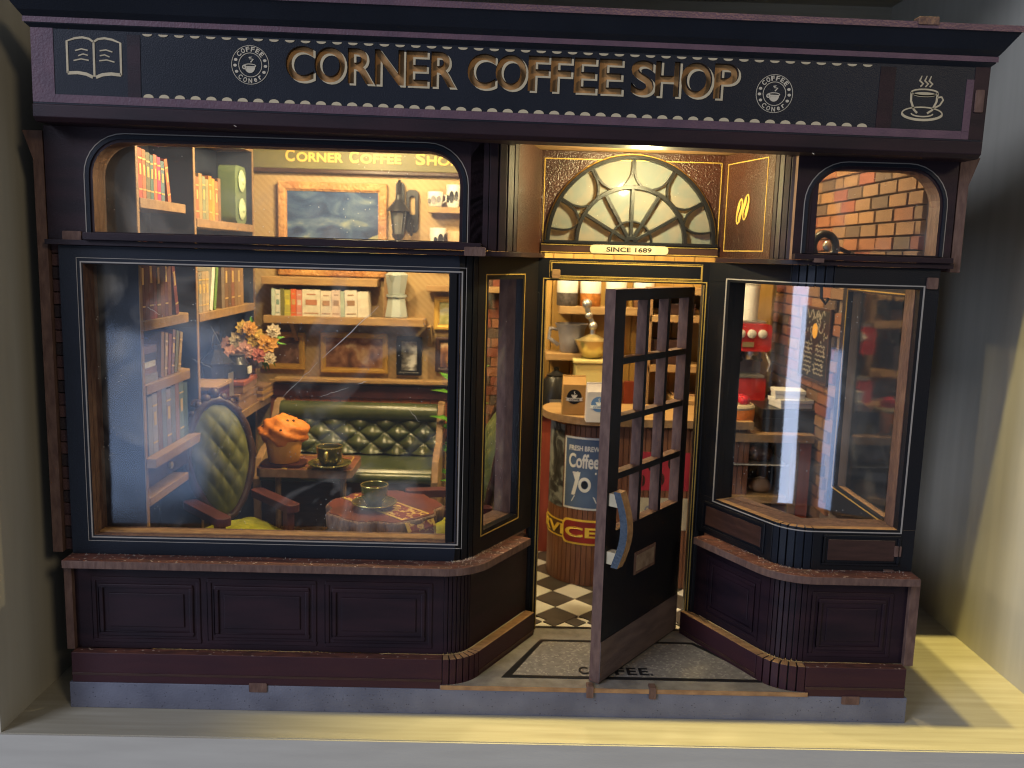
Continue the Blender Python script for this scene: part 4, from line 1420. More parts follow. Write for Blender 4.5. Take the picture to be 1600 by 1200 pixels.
# small drawer chest, boxes, black lantern, flowers on the desk
t = thing('drawer_chest', 'small maroon drawer chest with ornate brass pull on the desk', 'chest', (XF + .035, .78, ZD - .0015))
MB().box(-.12, 0, -.105, .105, 0, .135).build('chest_body', MAROON, t, bevel=.003)
MB().box(-.125, .008, -.11, .11, .1355, .150).build('chest_top', WOOD, t, bevel=.002)
MB().box(.0003, .006, -.085, .085, .02, .115).build('drawer', MAROON, t, bevel=.003)
q = MB().lathe([(.026, 0), (.028, .003), (.02, .006), (.012, .004), (.009, .013), (.001, .015)], (0, 0, 0), 18, 0, lambda a, z: 1 + .10 * math.cos(8 * a)).xf(Matrix.Translation((.0062, 0, .07)) @ Matrix.Rotation(PI / 2, 4, 'Y'))
q.build('drawer_pull', BRASS, t, smooth=40)
def carton(label, loc, sx_, sy_, sz_, m, rz=0, lid=None):
    t = thing('box', label, 'box', loc, rz, 'boxes on the desk')
    MB().box(-sx_ / 2, sx_ / 2, -sy_ / 2, sy_ / 2, 0, sz_ * .62).build('box_body', m, t, bevel=.002)
    MB().box(-sx_ / 2 - .004, sx_ / 2 + .004, -sy_ / 2 - .004, sy_ / 2 + .004, sz_ * .625, sz_).build('box_lid', lid or m, t, bevel=.002)
    return t
CARD = mat('brown_card', (.26, .155, .08), .6, col2=(.2, .115, .06), nscale=12)
carton('wide brown box at the bottom of the desk stack beside the drawer chest', (XF - .02, 1.10, ZD - .0015), .13, .26, .075, CARD)
carton('shallow tan box with red lid top on the wider brown one', (XF - .01, 1.10, ZD + .075), .125, .24, .05, CARD, .06, mat('red_brown_lid', (.36, .11, .055), .5, col2=(.28, .085, .045), nscale=9))
carton('upright kraft box below the flowers on the stacked boxes', (XF - .0, 1.26, ZD + .127), .07, .08, .09, KRAFT, .2)
t = thing('black_lantern', 'black lantern between the drawer chest and the flowers on the desk', 'lantern', (XF - .03, .93, ZD - .0013))
MB().lathe([(.07, 0), (.075, .015), (.06, .025), (.05, .10), (.062, .20), (.07, .21), (.03, .25), (.022, .262), (.02, .28), (.001, .285)], (0, 0, .0), 8).build('lantern_body', BLACKM, t, bevel=.002)
MB().tube([(0, .05 * math.cos(a), .27 + .06 * math.sin(a)) for a in [PI * i / 10 for i in range(11)]], .005, 8).build('lantern_loop', BLACKM, t, smooth=40)
MB().box(.055, .058, -.03, .03, .06, .17).build('lantern_pane', METAL, t)
t = thing('ink_pot', 'small black pot with a white label on the stacked boxes', 'pot', (XF + .01, 1.07, ZD + .127))
MB().lathe([(.045, 0), (.052, .01), (.05, .06), (.036, .075), (.03, .09), (.034, .098), (.001, .099)], (0, 0, 0), 18).build('pot_body', BLACKM, t, smooth=40)
MB().plate_x([rrect(-.025, .025, .02, .05, .006)], .0495, .054).build('pot_label', WHITE, t)
t = thing('flower_bouquet', 'bouquet of orange, pink and cream flowers in a jar above the boxes', 'flowers', (XF + .045, 1.22, ZD + .150))
MB().lathe([(.02, -.0), (.03, .01), (.032, .05), (.022, .07), (.024, .075)], (0, 0, 0), 14).build('jar', GREY, t, smooth=40)
fr_ = random.Random(3)
fm = [mat('petal_%s' % n, c, .55, col2=tuple(v * .75 for v in c), nscale=30) for n, c in (('orange', (.55, .27, .06)), ('pink', (.48, .25, .21)), ('cream', (.52, .43, .31)), ('rose', (.42, .13, .12)), ('yellow', (.55, .36, .08)))]
spots = [(0, .02, .16, 4, .048), (-.0, -.07, .15, 2, .042), (.01, .085, .14, 0, .05), (.02, -.02, .11, 1, .045), (.03, .05, .09, 3, .04), (.02, -.09, .09, 1, .045), (.0, .11, .19, 2, .035), (-.0, -.04, .20, 4, .038), (.02, .0, .20, 0, .036), (.03, .10, .075, 2, .03), (.0, -.12, .13, 1, .036)]
for x, y, z, ci, r in spots:
    x, y, z, r = y * .85 - .01, -.02 - x, .095 + (z - .12) * 1.0, r * 1.0
    q = MB()
    f = Vector((.38, -.90, .22)).normalized()
    e1 = f.cross(Vector((0, 0, 1))).normalized()
    e2 = e1.cross(f)
    for ringi, (k, rr, up) in enumerate(((9, r, .1), (7, r * .70, .45), (5, r * .42, .8))):
        for i in range(k):
            a = 2 * PI * i / k + ringi * .4 + fr_.random() * .2
            u = e1 * math.cos(a) + e2 * math.sin(a)
            w = e2 * math.cos(a) - e1 * math.sin(a)
            c = Vector((x, y, z)) + f * (.35 * r * up) + u * rr * .55
            q.add([c - u * rr * .45, c + w * rr * .32 + f * .004, c + u * rr * .40 + f * rr * .10, c - w * rr * .32 + f * .004], [(0, 3, 2, 1)])
    q.blob(Vector((x, y, z)) + f * (r * .35), r * .22, 8)
    q.build('flower_head', fm[ci], t, recalc=False)
    MB().tube([(0, 0, .06), (x * .5, y * .6, z * .7), Vector((x, y, z)) - f * .004], .003, 5).build('stem', LEAF, t)
for i in range(8):
    a = fr_.random() * 2 * PI
    x, z = .09 * math.cos(a), .10 + .08 * math.sin(a)
    MB().add([(x, 0, z), (x + .02, -.012, z + .004), (x + .045 * math.cos(a), 0, z + .045 * math.sin(a)), (x - .01, -.01, z + .02)], [(0, 1, 2, 3)]).build('leaf', LEAF, t, recalc=False)
# low stack of flat newspapers on the desk edge
zz = ZD - .0012
for i in range(4):
    o = MB().box(-.06, .06, -.09, .09, 0, .014).build('paper_packet', CARD if i % 2 else KRAFT, None, bevel=.002, loc=(XF + .005, 1.345 + .004 * (i % 2), zz))
    # pile at the far end of the desk
    tag(o, 'folded paper packet, %s up in the pile at the far desk end' % ordn[i], 'packet', 'paper packets on the desk')
    zz += .0148

# ------------------------------------------------------------------ back wall of the reading room
def frame_thing(label, px0, px1, py0, py1, y, fw, m, pic, depth=.022, gold2=None, name='framed_picture'):
    a, b = at(px0, (py0 + py1) / 2, y), at(px1, (py0 + py1) / 2, y)
    z1, z0 = at((px0 + px1) / 2, py0, y).z, at((px0 + px1) / 2, py1, y).z
    x0, x1 = a.x, b.x
    t = thing(name, label, 'picture', ((x0 + x1) / 2, y + depth, z0), 0)
    w, h = (x1 - x0) / 2, z1 - z0
    MB().plate_y([rect(-w, w, 0, h), rect(-w + fw, w - fw, fw, h - fw)], -depth, 0).build('frame', m, t, bevel=.005)
    MB().plate_y([rect(-w + fw - .002, w - fw + .002, fw - .002, h - fw + .002), rect(-w + fw + .005, w - fw - .005, fw + .005, h - fw - .005)], -depth * .72, -.001).build('frame_slip', gold2 or m, t)
    MB().box(-w + fw - .003, w - fw + .003, -depth * .5, -.002, fw - .003, h - fw + .003).build('picture', pic, t)
    return t, w, h
def pic_mat(name, stops, scale, dist=2.0, stretch=(1, 1, 1), seed=0):
    """a soft printed picture: swirled colour clouds"""
    m = bpy.data.materials.new(name)
    m.use_nodes = True
    N, L = m.node_tree.nodes, m.node_tree.links
    p = N['Principled BSDF']
    p.inputs['Roughness'].default_value = .6
    p.inputs['Specular IOR Level'].default_value = .2
    tc, mp = N.new('ShaderNodeTexCoord'), N.new('ShaderNodeMapping')
    mp.inputs['Scale'].default_value = stretch
    mp.inputs['Location'].default_value = (seed, seed * .7, seed * 1.3)
    L.new(tc.outputs['Object'], mp.inputs[0])
    nz = N.new('ShaderNodeTexNoise')
    nz.inputs['Scale'].default_value = scale
    nz.inputs['Detail'].default_value = 5
    nz.inputs['Distortion'].default_value = dist
    L.new(mp.outputs[0], nz.inputs['Vector'])
    cr = N.new('ShaderNodeValToRGB')
    e = cr.color_ramp.elements
    e[0].position, e[0].color = stops[0][0], (*stops[0][1], 1)
    e[1].position, e[1].color = stops[-1][0], (*stops[-1][1], 1)
    for pos, c in stops[1:-1]:
        x = e.new(pos)
        x.color = (*c, 1)
    L.new(nz.outputs['Fac'], cr.inputs[0])
    L.new(cr.outputs[0], p.inputs['Base Color'])
    return m
OAK = mat('carved_oak', (.42, .23, .08), .5, col2=(.30, .13, .04), nscale=12, bump=.9, bscale=45, bdist=.012)
GILTF = mat('gilt_frame', (.60, .36, .07), .38, metal=.25, col2=(.48, .28, .05), nscale=10)
NIGHT = pic_mat('blue_landscape', [(.32, (.012, .025, .07)), (.45, (.028, .055, .13)), (.56, (.07, .11, .18)), (.70, (.20, .23, .20))], 7, 1.0, (1, 1, 1.6), 2)
ptg, w, h = frame_thing('large blue landscape painting in a carved oak frame under the lettered beam', 434, 604, 285, 432, BY - .012, .034, OAK, NIGHT, .03)
q = MB()      # plain painted hills and a few lights
q.plate_y([[(-w + .036, .036)] + [(-w + .036 + (2 * w - .072) * i / 12, .085 + .018 * math.sin(i * 1.1) + .012 * math.sin(i * 2.3)) for i in range(13)] + [(w - .036, .036)]], -.0162, -.0145)
q.build('painted_hills', mat('dark_hills', (.045, .07, .085), .6, col2=(.07, .10, .12), nscale=30), ptg)
q = MB()
q.plate_y([[(-w + .036, .10)] + [(-w + .036 + (2 * w - .072) * i / 16, .125 + .10 * max(0, i / 16 - .45) + .012 * math.sin(i * .9)) for i in range(17)] + [(w - .036, .10)]], -.0158, -.0148)
q.build('painted_cloud', mat('pale_yellow_paint', (.36, .31, .12), .6, col2=(.20, .23, .16), nscale=26), ptg)
SEPIA = pic_mat('sepia_photo', [(.3, (.06, .025, .016)), (.45, (.17, .075, .04)), (.55, (.30, .15, .08)), (.68, (.50, .34, .20))], 14, .8, (1, 1, 1), 5)
SEPIA2 = pic_mat('dark_photo', [(.3, (.03, .018, .014)), (.5, (.10, .05, .035)), (.62, (.36, .20, .13)), (.7, (.45, .28, .2))], 11, .6, (1, 1, 1), 9)
BW = pic_mat('grey_photo', [(.35, (.05, .05, .05)), (.48, (.25, .25, .24)), (.56, (.62, .62, .58)), (.7, (.75, .74, .70))], 13, .4, (1, 1, 1.5), 3)
MEADOW = pic_mat('meadow_print', [(.3, (.16, .16, .05)), (.45, (.35, .33, .12)), (.56, (.55, .52, .34)), (.7, (.45, .50, .46))], 10, .6, (1, 1, 2), 7)
frame_thing('gilt framed dark portrait photo left of the group photo', 408, 476, 518, 577, BY - .004, .022, GILTF, SEPIA2)
frame_thing('wide gilt framed sepia group photo in the middle of the ledge', 500, 606, 520, 583, BY - .004, .020, GILTF, SEPIA)
frame_thing('small black framed grey window photo right of the group photo', 619, 659, 526, 587, BY - .004, .018, BLACKM, BW)
frame_thing('gilt framed meadow print on the brick pier', 678, 728, 464, 516, BY - .002, .020, GILTF, MEADOW)
frame_thing('dark framed brown photo on the brick pier below the meadow print', 680, 722, 527, 582, BY - .002, .018, DARKW, SEPIA)
# little wooden easels beside the frames (ledge)
zl = at(560, 597, 1.40).z
shelf_thing('picture_ledge', 'narrow honey wood ledge carrying the framed photos above the bench', -1.02, -.20, 1.39, 1.462, zl + .012, .016)
zs = at(540, 496, 1.33).z
shelf_thing('wall_shelf', 'long honey wood shelf on the back wall holding white books and moka pot', at(411, 495, 1.33).x, at(662, 505, 1.33).x, 1.33, 1.462, zs, .034, WOOD, (-.93, -.32), .10)
zs2 = at(500, 434, 1.33).z
shelf_thing('wall_shelf', 'short honey wood shelf above the white books', at(408, 440, 1.33).x, at(589, 440, 1.33).x, 1.33, 1.462, zs2, .034, WOOD, (), .1)
MB().box(at(600, 470, 1.40).x, at(606, 470, 1.40).x + .006, 1.40, 1.462, zs + .001, zs2 + .02).build('shelf_divider', WOODX, [o for o in COL.objects if o.name == 'wall_shelf'][0]).matrix_parent_inverse = Matrix.Translation(-Vector([o for o in COL.objects if o.name == 'wall_shelf'][0].location))
# books on the long shelf : spines face the room
def sbook(label, x, w, h, d, col, z, yb, tilt=0, band=None, group='books on the long wall shelf'):
    t = thing('book', label, 'book', (x, yb, z + .0006 + abs(math.sin(math.radians(tilt))) * w / 2), 0, group)
    M = Matrix.Rotation(math.radians(tilt), 4, 'Y')
    MB().box(-w / 2 + .0025, w / 2 - .0025, .003, d, .003, h - .003).xf(M).build('page_block', PAGES, t)
    q = MB().box(-w / 2, -w / 2 + .0024, 0, d, 0, h).box(w / 2 - .0024, w / 2, 0, d, 0, h).box(-w / 2 + .0024, w / 2 - .0024, 0, .0028, 0, h)
    q.xf(M).build('book_cover', bookmat(col), t)
    if band:
        MB().box(-w * .32, w * .32, -.0012, .0004, h * .42, h * .62).box(-w * .4, w * .4, -.0012, .0004, h * .10, h * .13).box(-w * .25, w * .25, -.0012, .0004, h * .80, h * .84).xf(M).build('spine_print', bookmat(band), t)
    return t
x = at(424, 470, 1.34).x
for i, (n_, wpx, c, bnd) in enumerate((('pale mint', 6, (.50, .58, .48), None), ('white', 8, (.66, .64, .54), (.2, .3, .25)), ('dark olive', 6, (.16, .15, .05), None), ('yellow green', 10, (.40, .36, .07), (.6, .5, .05)), ('vermilion', 9, (.62, .13, .04), (.5, .3, .1)), ('salmon', 9, (.60, .24, .17), (.6, .5, .4)),
                                        ('cream wide', 29, (.64, .58, .44), (.42, .18, .10)), ('ivory', 18, (.62, .54, .42), (.35, .2, .12)), ('pink cream', 14, (.62, .48, .38), (.3, .2, .14)), ('grey green edged', 7, (.36, .42, .32), None), ('chalk white', 20, (.66, .60, .48), (.30, .17, .08)), ('eggshell', 18, (.64, .57, .45), None))):
    w = wpx / F_PX * 3.75
    sbook('%s book, %s from the left on the long wall shelf' % (n_, ordn[i]), x + w / 2, w - .001, .118 - .004 * (i % 2), .09, c, zs, 1.34, -2 if i > 8 else 0, bnd)
    x += w + .0006
# moka pot on the shelf
p = at(619, 497, 1.385)
def moka(label, loc, s, m, knob=BLACKM, rz=0):
    t = thing('moka_pot', label, 'moka pot', loc, rz)
    a8 = lambda a, z: 1.0
    MB().lathe([(.046 * s, 0), (.048 * s, .005 * s), (.036 * s, .075 * s), (.038 * s, .082 * s)], (0, 0, 0), 8).build('boiler', m, t, bevel=.002)
    MB().lathe([(.041 * s, .0825 * s), (.041 * s, .092 * s)], (0, 0, 0), 24).build('collar', m, t, smooth=40)
    MB().lathe([(.034 * s, .0925 * s), (.047 * s, .165 * s), (.048 * s, .170 * s)], (0, 0, 0), 8).build('jug', m, t, bevel=.002)
    MB().lathe([(.049 * s, .1705 * s), (.03 * s, .182 * s), (.006 * s, .19 * s), (.010 * s, .197 * s), (.009 * s, .208 * s), (.001 * s, .21 * s)], (0, 0, 0), 8).build('lid', knob if s < .9 else m, t)
    MB().tube([(.045 * s, 0, .155 * s), (.075 * s, 0, .158 * s), (.085 * s, 0, .13 * s), (.08 * s, 0, .09 * s)], .008 * s, 8).build('handle', knob, t, smooth=40)
    MB().add([(-.045 * s, -.012 * s, .165 * s), (-.045 * s, .012 * s, .165 * s), (-.066 * s, 0, .172 * s), (-.042 * s, 0, .135 * s)], [(0, 1, 2), (0, 2, 3), (1, 3, 2), (0, 3, 1)]).build('spout', m, t)
    return t
PALEM = mat('pale_enamel', (.42, .46, .42), .35, metal=.3, col2=(.36, .40, .37), nscale=9)
moka('pale grey moka pot beside the white books on the long wall shelf', (p.x, p.y + .01, zs + .0006), 1.12, PALEM, BLACKM, 1.25)
# white mugs and cups on the brick pier shelves
z1 = at(690, 332, 1.38).z
shelf_thing('mug_shelf', 'short upper wood shelf with cups on the brick pier', at(668, 330, 1.38).x, .09, 1.38, 1.448, z1 + .024, .026, WOOD)
z2 = at(690, 392, 1.38).z
shelf_thing('mug_shelf', 'short middle wood shelf with cups on the brick pier', at(662, 392, 1.38).x, .09, 1.38, 1.448, z2 + .012, .026, WOOD)
z3 = at(690, 455, 1.38).z
shelf_thing('mug_shelf', 'short lower wood shelf on the brick pier, empty', at(666, 447, 1.38).x, .09, 1.38, 1.448, z3 + .024, .026, WOOD)
def mug(label, x, y, z, r, h, m, bandm=None, handle=True, rz=0):
    t = thing('mug', label, 'mug', (x, y, z), rz, 'cups on the brick pier')
    MB().lathe([(r * .72, 0), (r * .86, h * .08), (r, h * .6), (r, h), (r * .9, h), (r * .86, h * .2), (.001, h * .15)], (0, 0, 0), 20).build('cup_body', m, t, smooth=50)
    if handle:
        MB().tube([(r * .93, 0, h * .82), (r * 1.4, 0, h * .75), (r * 1.45, 0, h * .45), (r * .95, 0, h * .25)], r * .12, 7).build('handle', m, t, smooth=50)
    if bandm:
        q = MB()
        for k, (a0, zc, rr) in enumerate(((-1.75, .45, .45), (-1.0, .5, .38), (-2.4, .38, .3))):
            q.plate([circ(0, 0, rr, n=10)], lambda u, v, d, a0=a0, zc=zc: ((r + d) * math.cos(a0 + u * .8), (r + d) * math.sin(a0 + u * .8), h * (zc + v * .6)), .0016, -.004)
        q.build('printed_motif', bandm, t)
    return t
p = at(680, 316, 1.41)
mug('white ribbed cup on the upper pier shelf, left one', p.x, 1.412, z1 + .0246, .034, .066, WHITE, GREY)
p = at(706, 316, 1.41)
mug('taller white cup with dark motif on the upper pier shelf', p.x + .005, 1.412, z1 + .0246, .030, .098, WHITE, BLACKM, False)
p = at(684, 380, 1.41)
mug('white mug with black spots on the middle pier shelf', p.x, 1.412, z2 + .0126, .036, .088, WHITE, BLACKM, True, .6)
p = at(708, 380, 1.41)
mug('buff stoneware cup beside the spotted mug on the middle pier shelf', p.x + .008, 1.412, z2 + .0126, .034, .075, mat('buff_glaze', (.52, .35, .2), .4), None)
# wall lantern beside the painting
p = at(622, 330, 1.38)
t = thing('wall_lantern', 'black iron wall lantern with clear panes right of the blue painting', 'lantern', (p.x, 1.462, p.z))
w_ = .042
q = MB()
for a in range(4):
    an = a * PI / 2 + PI / 4
    q.tube([(w_ * .62 * math.cos(an), -.07 + w_ * .62 * math.sin(an), -.10), (w_ * math.cos(an), -.07 + w_ * math.sin(an), .0)], .004, 6)
q.build('lantern_bars', BLACKM, t)
MB().lathe([(.006, -.135), (.015, -.125), (.028, -.108), (.030, -.099)], (0, -.07, 0), 12).build('lantern_base', BLACKM, t, smooth=40)
MB().lathe([(.052, 0), (.046, .012), (.018, .045), (.014, .055), (.012, .07), (.004, .075)], (0, -.07, 0), 12).build('lantern_roof', BLACKM, t, smooth=40)
MB().lathe([(.022, -.098), (.034, -.001)], (0, -.07, 0), 4).build('lantern_pane', FROST, t)
MB().tube([(0, -.07, .07), (0, -.07, .12), (0, -.03, .135), (0, -.012, .09), (0, -.012, -.06)], .007, 8).build('lantern_arm', BLACKM, t, smooth=40)
MB().plate_y([rrect(-.02, .02, -.09, .13, .015)], -.012, 0).build('lantern_plate', BLACKM, t, bevel=.002)
# scrolled iron coat hook next to it
p = at(643, 335, 1.42)
t = thing('iron_bracket', 'black scrolled iron bracket between the lantern and the brick pier', 'bracket', (p.x, 1.462, p.z))
MB().plate_y([rrect(-.028, .028, -.08, .11, .02), rrect(-.012, .012, -.0, .08, .008)], -.014, 0).build('bracket_plate', BLACKM, t, bevel=.002)
MB().tube([(0, -.02, -.05), (.0, -.05, -.09), (.0, -.06, -.05), (.0, -.04, -.02)], .006, 8).build('bracket_hook', BLACKM, t, smooth=40)
# plant beside the bench
t = thing('potted_plant', 'leafy green plant in a dark pot at the right end of the bench', 'plant', (-.165, 1.26, FL))
MB().lathe([(.05, 0), (.065, .02), (.08, .15), (.084, .16), (.07, .16), (.066, .13), (.001, .125)], (0, 0, 0), 18).build('pot', DARKW, t, smooth=40)
pr = random.Random(8)
for i in range(26):
    a = pr.random() * 2 * PI
    zt = .25 + .75 * i / 26
    c0 = Vector((.02 * math.cos(a), .02 * math.sin(a), zt * .85))
    out = Vector((math.cos(a), math.sin(a) * .8, .35)).normalized()
    L_ = .07 + .05 * pr.random()
    sd = out.cross(Vector((0, 0, 1))).normalized() * L_ * .30
    up = Vector((0, 0, .012))
    tip = c0 + out * L_ * 1.25 + Vector((0, 0, -.015))
    m_ = c0 + out * L_ * .6
    q = MB().add([c0, m_ + sd * .9, tip, m_ - sd * .9, m_ + up, c0 + out * L_ * .3 + sd * .75, c0 + out * L_ * .3 - sd * .75], [(0, 5, 4), (5, 1, 4), (1, 2, 4), (2, 3, 4), (3, 6, 4), (6, 0, 4)])
    q.build('leaf', LEAF, t, smooth=60)
MB().tube([(0, 0, .12), (.01, 0, .4), (-.005, .01, .9)], .008, 6).build('stem', LEAF, t, smooth=40)
# ---- tufted green bench
bx0, bx1 = at(437, 640, 1.32).x, at(683, 650, 1.32).x
bzt = at(560, 634, 1.34).z
t = thing('tufted_bench', 'long dark green buttoned leather bench with wooden ends against the back wall', 'bench', ((bx0 + bx1) / 2, 1.30, FL))
hw = (bx1 - bx0) / 2
zt, zs_ = bzt - FL, at(600, 735, 1.10).z - FL
def tuft(u, v, nu, nv):
    a, b = u * nu + v * nv, u * nu - v * nv
    return (abs(math.sin(PI * a)) ** .55) * (abs(math.sin(PI * b)) ** .55)
MB().grid(lambda u, v: (-hw + 2 * hw * u, -.030 * tuft(u, v, 6, 2) + .07 * v, zs_ + .03 + (zt - zs_ - .06) * v), 108, 36).build('buttoned_back', GREEN, t, smooth=180, recalc=False)
q = MB()
for i in range(9):
    for j in range(3):
        pass
MB().tube([(-hw, .055, zt - .028), (hw, .055, zt - .028)], .042, 18).build('top_roll', GREEN, t, smooth=40)
MB().box(-hw, hw, .075, .14, 0, zt - .01).build('back_board', DARKW, t)
MB().grid(lambda u, v: (-hw + 2 * hw * u, -.30 + .31 * v, zs_ + .012 + .018 * math.sin(PI * min(1, v * 1.02)) ** .4 - (.03 if v == 0 else 0)), 30, 14).build('seat_cushion', GREEN, t, smooth=60, recalc=False)
MB().tube([(-hw, -.298, zs_ - .008), (hw, -.298, zs_ - .008)], .022, 14).build('seat_front_roll', GREEN, t, smooth=40)
MB().box(-hw, hw, -.295, .07, .06, zs_ - .03).build('seat_base', DARKW, t)
endp = [(-.30, 0), (.14, 0), (.14, zt + .005), (.10, zt + .02), (.04, zt + .012), (.005, zt - .03), (-.03, zs_ + .17), (-.08, zs_ + .10), (-.20, zs_ + .085), (-.27, zs_ + .06), (-.315, zs_ - .02), (-.30, .1)]
for s_ in (-1, 1):
    a, b = sorted((s_ * (hw + .001), s_ * (hw + .030)))
    MB().plate_x([endp], a, b, 0, 1).build('bench_end', [WOOD, WOODX], t, bevel=.004)

# ------------------------------------------------------------------ tables, chairs, cups
def carved_chair(label, loc, rz):
    """faces local +x; oval buttoned back with dark carved frame"""
    t = thing('armchair', label, 'armchair', loc, rz, 'carved armchairs at the window tables')
    sh = .315
    MB().box(-.12, .15, -.13, .13, sh - .05, sh - .005).build('seat_frame', MAROON, t, bevel=.006)
    MB().grid(lambda u, v: (-.11 + .25 * u, -.12 + .24 * v, sh - .004 + .035 * (1 - abs(2 * u - 1) ** 4) * (1 - abs(2 * v - 1) ** 4) * (.82 + .18 * tuft(u, v, 2.5, 2.5))), 30, 30).build('seat_cushion', SEATG, t, smooth=180, recalc=False)
    tilt = Matrix.Translation((-.13, 0, sh + .0)) @ Matrix.Rotation(-.16, 4, 'Y')
    cz, ry, rzz = .235, .112, .205
    def shape(a):
        return 1 + .07 * math.cos(2 * a) * 0 + .05 * max(0, math.sin(a)) ** 2
    def cush(u, v):
        r, a = u, 2 * PI * v
        y, z = ry * r * math.cos(a), rzz * r * math.sin(a) * (1.0)
        wz = 1 - .22 * max(0, -z / rzz)
        tf = tuft(y / .22 + .5, z / .41 + .5, 3.4, 4.2)
        return (.020 + .042 * (1 - r ** 4) * (.66 + .34 * tf), y * wz, cz + z)
    MB().grid(cush, 32, 90).xf(tilt).build('buttoned_back', OLIVE, t, smooth=180, recalc=False)
    pth, rad = [], []
    for i in range(56):
        a = 2 * PI * i / 56
        y, z = (ry + .012) * math.cos(a), (rzz + .012) * math.sin(a)
        wz = 1 - .22 * max(0, -z / rzz)
        bumpy = 1 + .10 * math.sin(14 * a)
        pth.append((.015, y * wz, cz + z))
        rad.append(.017 * bumpy)
    MB().tube(pth, rad, 9, closed=True).xf(tilt).build('carved_frame', DARKW, t, smooth=60)
    q = MB()
    for k in range(7):
        a = PI / 2 + (k - 3) * .24
        r = .023 - .003 * abs(k - 3)
        q.blob((.012, (ry + .022) * math.cos(a), cz + (rzz + .026 + (.012 if k == 3 else 0)) * math.sin(a)), r, 10)
    for s_ in (-1, 1):
        q.tube([(.012, s_ * (.07 + .02 * math.cos(b_) * (1 - b_ / 9)), cz + rzz * .9 + .024 + .018 * math.sin(b_) * (1 - b_ / 9)) for b_ in [j * .5 for j in range(14)]], .006, 6)
    q.xf(tilt).build('carved_crest', DARKW, t, smooth=60)
    MB().plate_x([circ(0, cz, ry * .98, rzz * .98, n=30)], -.004, .006).xf(tilt).build('back_panel', MAROON, t)
    for s_ in (-1, 1):
        MB().plate_z([rrect(-.14, .155, s_ * .13 - .026, s_ * .13 + .026, .02, n=4)], sh + .078, sh + .106).build('armrest', MAROON, t, bevel=.004)
        MB().box(.09, .125, s_ * .13 - .015, s_ * .13 + .015, sh - .02, sh + .0775).build('arm_post', MAROON, t, bevel=.004)
        for xx in (-.10, .12):
            MB().tube([(xx, s_ * .115, sh - .05), (xx + (.012 if xx > 0 else -.02), s_ * .12, sh * .5), (xx + (.03 if xx > 0 else -.04), s_ * .125, 0)], [.017, .014, .011], 8).build('leg', DARKW, t, smooth=40)
    return t
carved_chair('carved armchair with oval buttoned olive back left of the window table', (-.915, .50, FL), math.radians(-47))
carved_chair('carved armchair turned away on the right side of the log table, arm in view', (-.175, .62, FL), math.radians(190))

# table one: dark oblong top with gold lines
c = at(480, 722, .80)
T1 = (c.x, .86, FL)
t1h = at(480, 735, .72).z - FL
t = thing('cafe_table', 'dark rectangular cafe table with gold lines holding the muffin', 'table', T1)
tl_ = .185
MB().plate_z([rrect(-tl_, tl_, -.13, .13, .03, n=4)], t1h - .034, t1h, 0, 1).build('table_top', [mat('red_brown_table', (.19, .075, .045), .38, col2=(.12, .046, .03), nscale=9, stretch=(1, 6, 1)), mat('table_edge', (.26, .155, .09), .55, col2=(.18, .10, .06), nscale=40, bump=.3)], t, bevel=.003)
for xx in (-.085, .01):
    MB().box(xx, xx + .022, -.128, .128, t1h + .0002, t1h + .0016).build('gold_line', GOLD, t)
MB().plate_z([rrect(-.16, .16, -.105, .105, .02, n=4), rrect(-.156, .156, -.101, .101, .018, n=4)], t1h + .0004, t1h + .0019).build('gold_line', GOLD, t)
for s_ in (-1, 1):
    MB().tube([(s_ * .13, 0, t1h - .035), (s_ * .13, 0, .2), (s_ * .10, 0, .08), (s_ * .16, 0, .012)], .012, 8).build('leg', WOODX, t, smooth=40)
MB().box(-.12, .12, -.012, .012, .19, .215).build('stretcher', WOODX, t)
# plate and muffin
p = at(444, 722, .80)
o = MB().plate_z([rrect(-.085, .085, -.055, .055, .025, n=4)], 0, .012).build('serving_board', MAROON, None, bevel=.003, loc=(p.x, .80, FL + t1h + .002))
tag(o, 'small dark red serving board under the orange muffin', 'board')
t = thing('muffin', 'big orange chocolate chip muffin on the cafe table', 'muffin', (p.x, .80, FL + t1h + .0146))
MB().lathe([(.052, 0), (.058, .004), (.070, .085), (.066, .095), (.001, .098)], (0, 0, 0), 40, 0, lambda a, z: 1 + .025 * math.cos(16 * a)).build('muffin_cup', CUP, t, smooth=50)
def lump(d):
    return 1 + .09 * math.sin(4 * math.atan2(d.y, d.x) + 1) * (1 - d.z * d.z) + .08 * math.sin(8 * d.x + 2) * math.sin(7 * d.y) + .07 * math.sin(9 * d.z + 6 * d.x) + .03 * math.sin(17 * d.x) * math.sin(15 * d.z + 14 * d.y)
MB().blob((0, 0, .118), (.090, .084, .062), 44, 0, lump).build('muffin_top', MUFF, t, smooth=80)
cr_ = random.Random(4)
for i in range(9):
    a = cr_.random() * 2 * PI
    el = .1 + cr_.random() * 1.1
    d = Vector((math.cos(a) * math.cos(el), math.sin(a) * math.cos(el), math.sin(el)))
    k = lump(d)
    MB().blob((d.x * .092 * k, d.y * .084 * k, .118 + d.z * .060 * k), .0058, 8).build('chocolate_chip', DARKW, t)
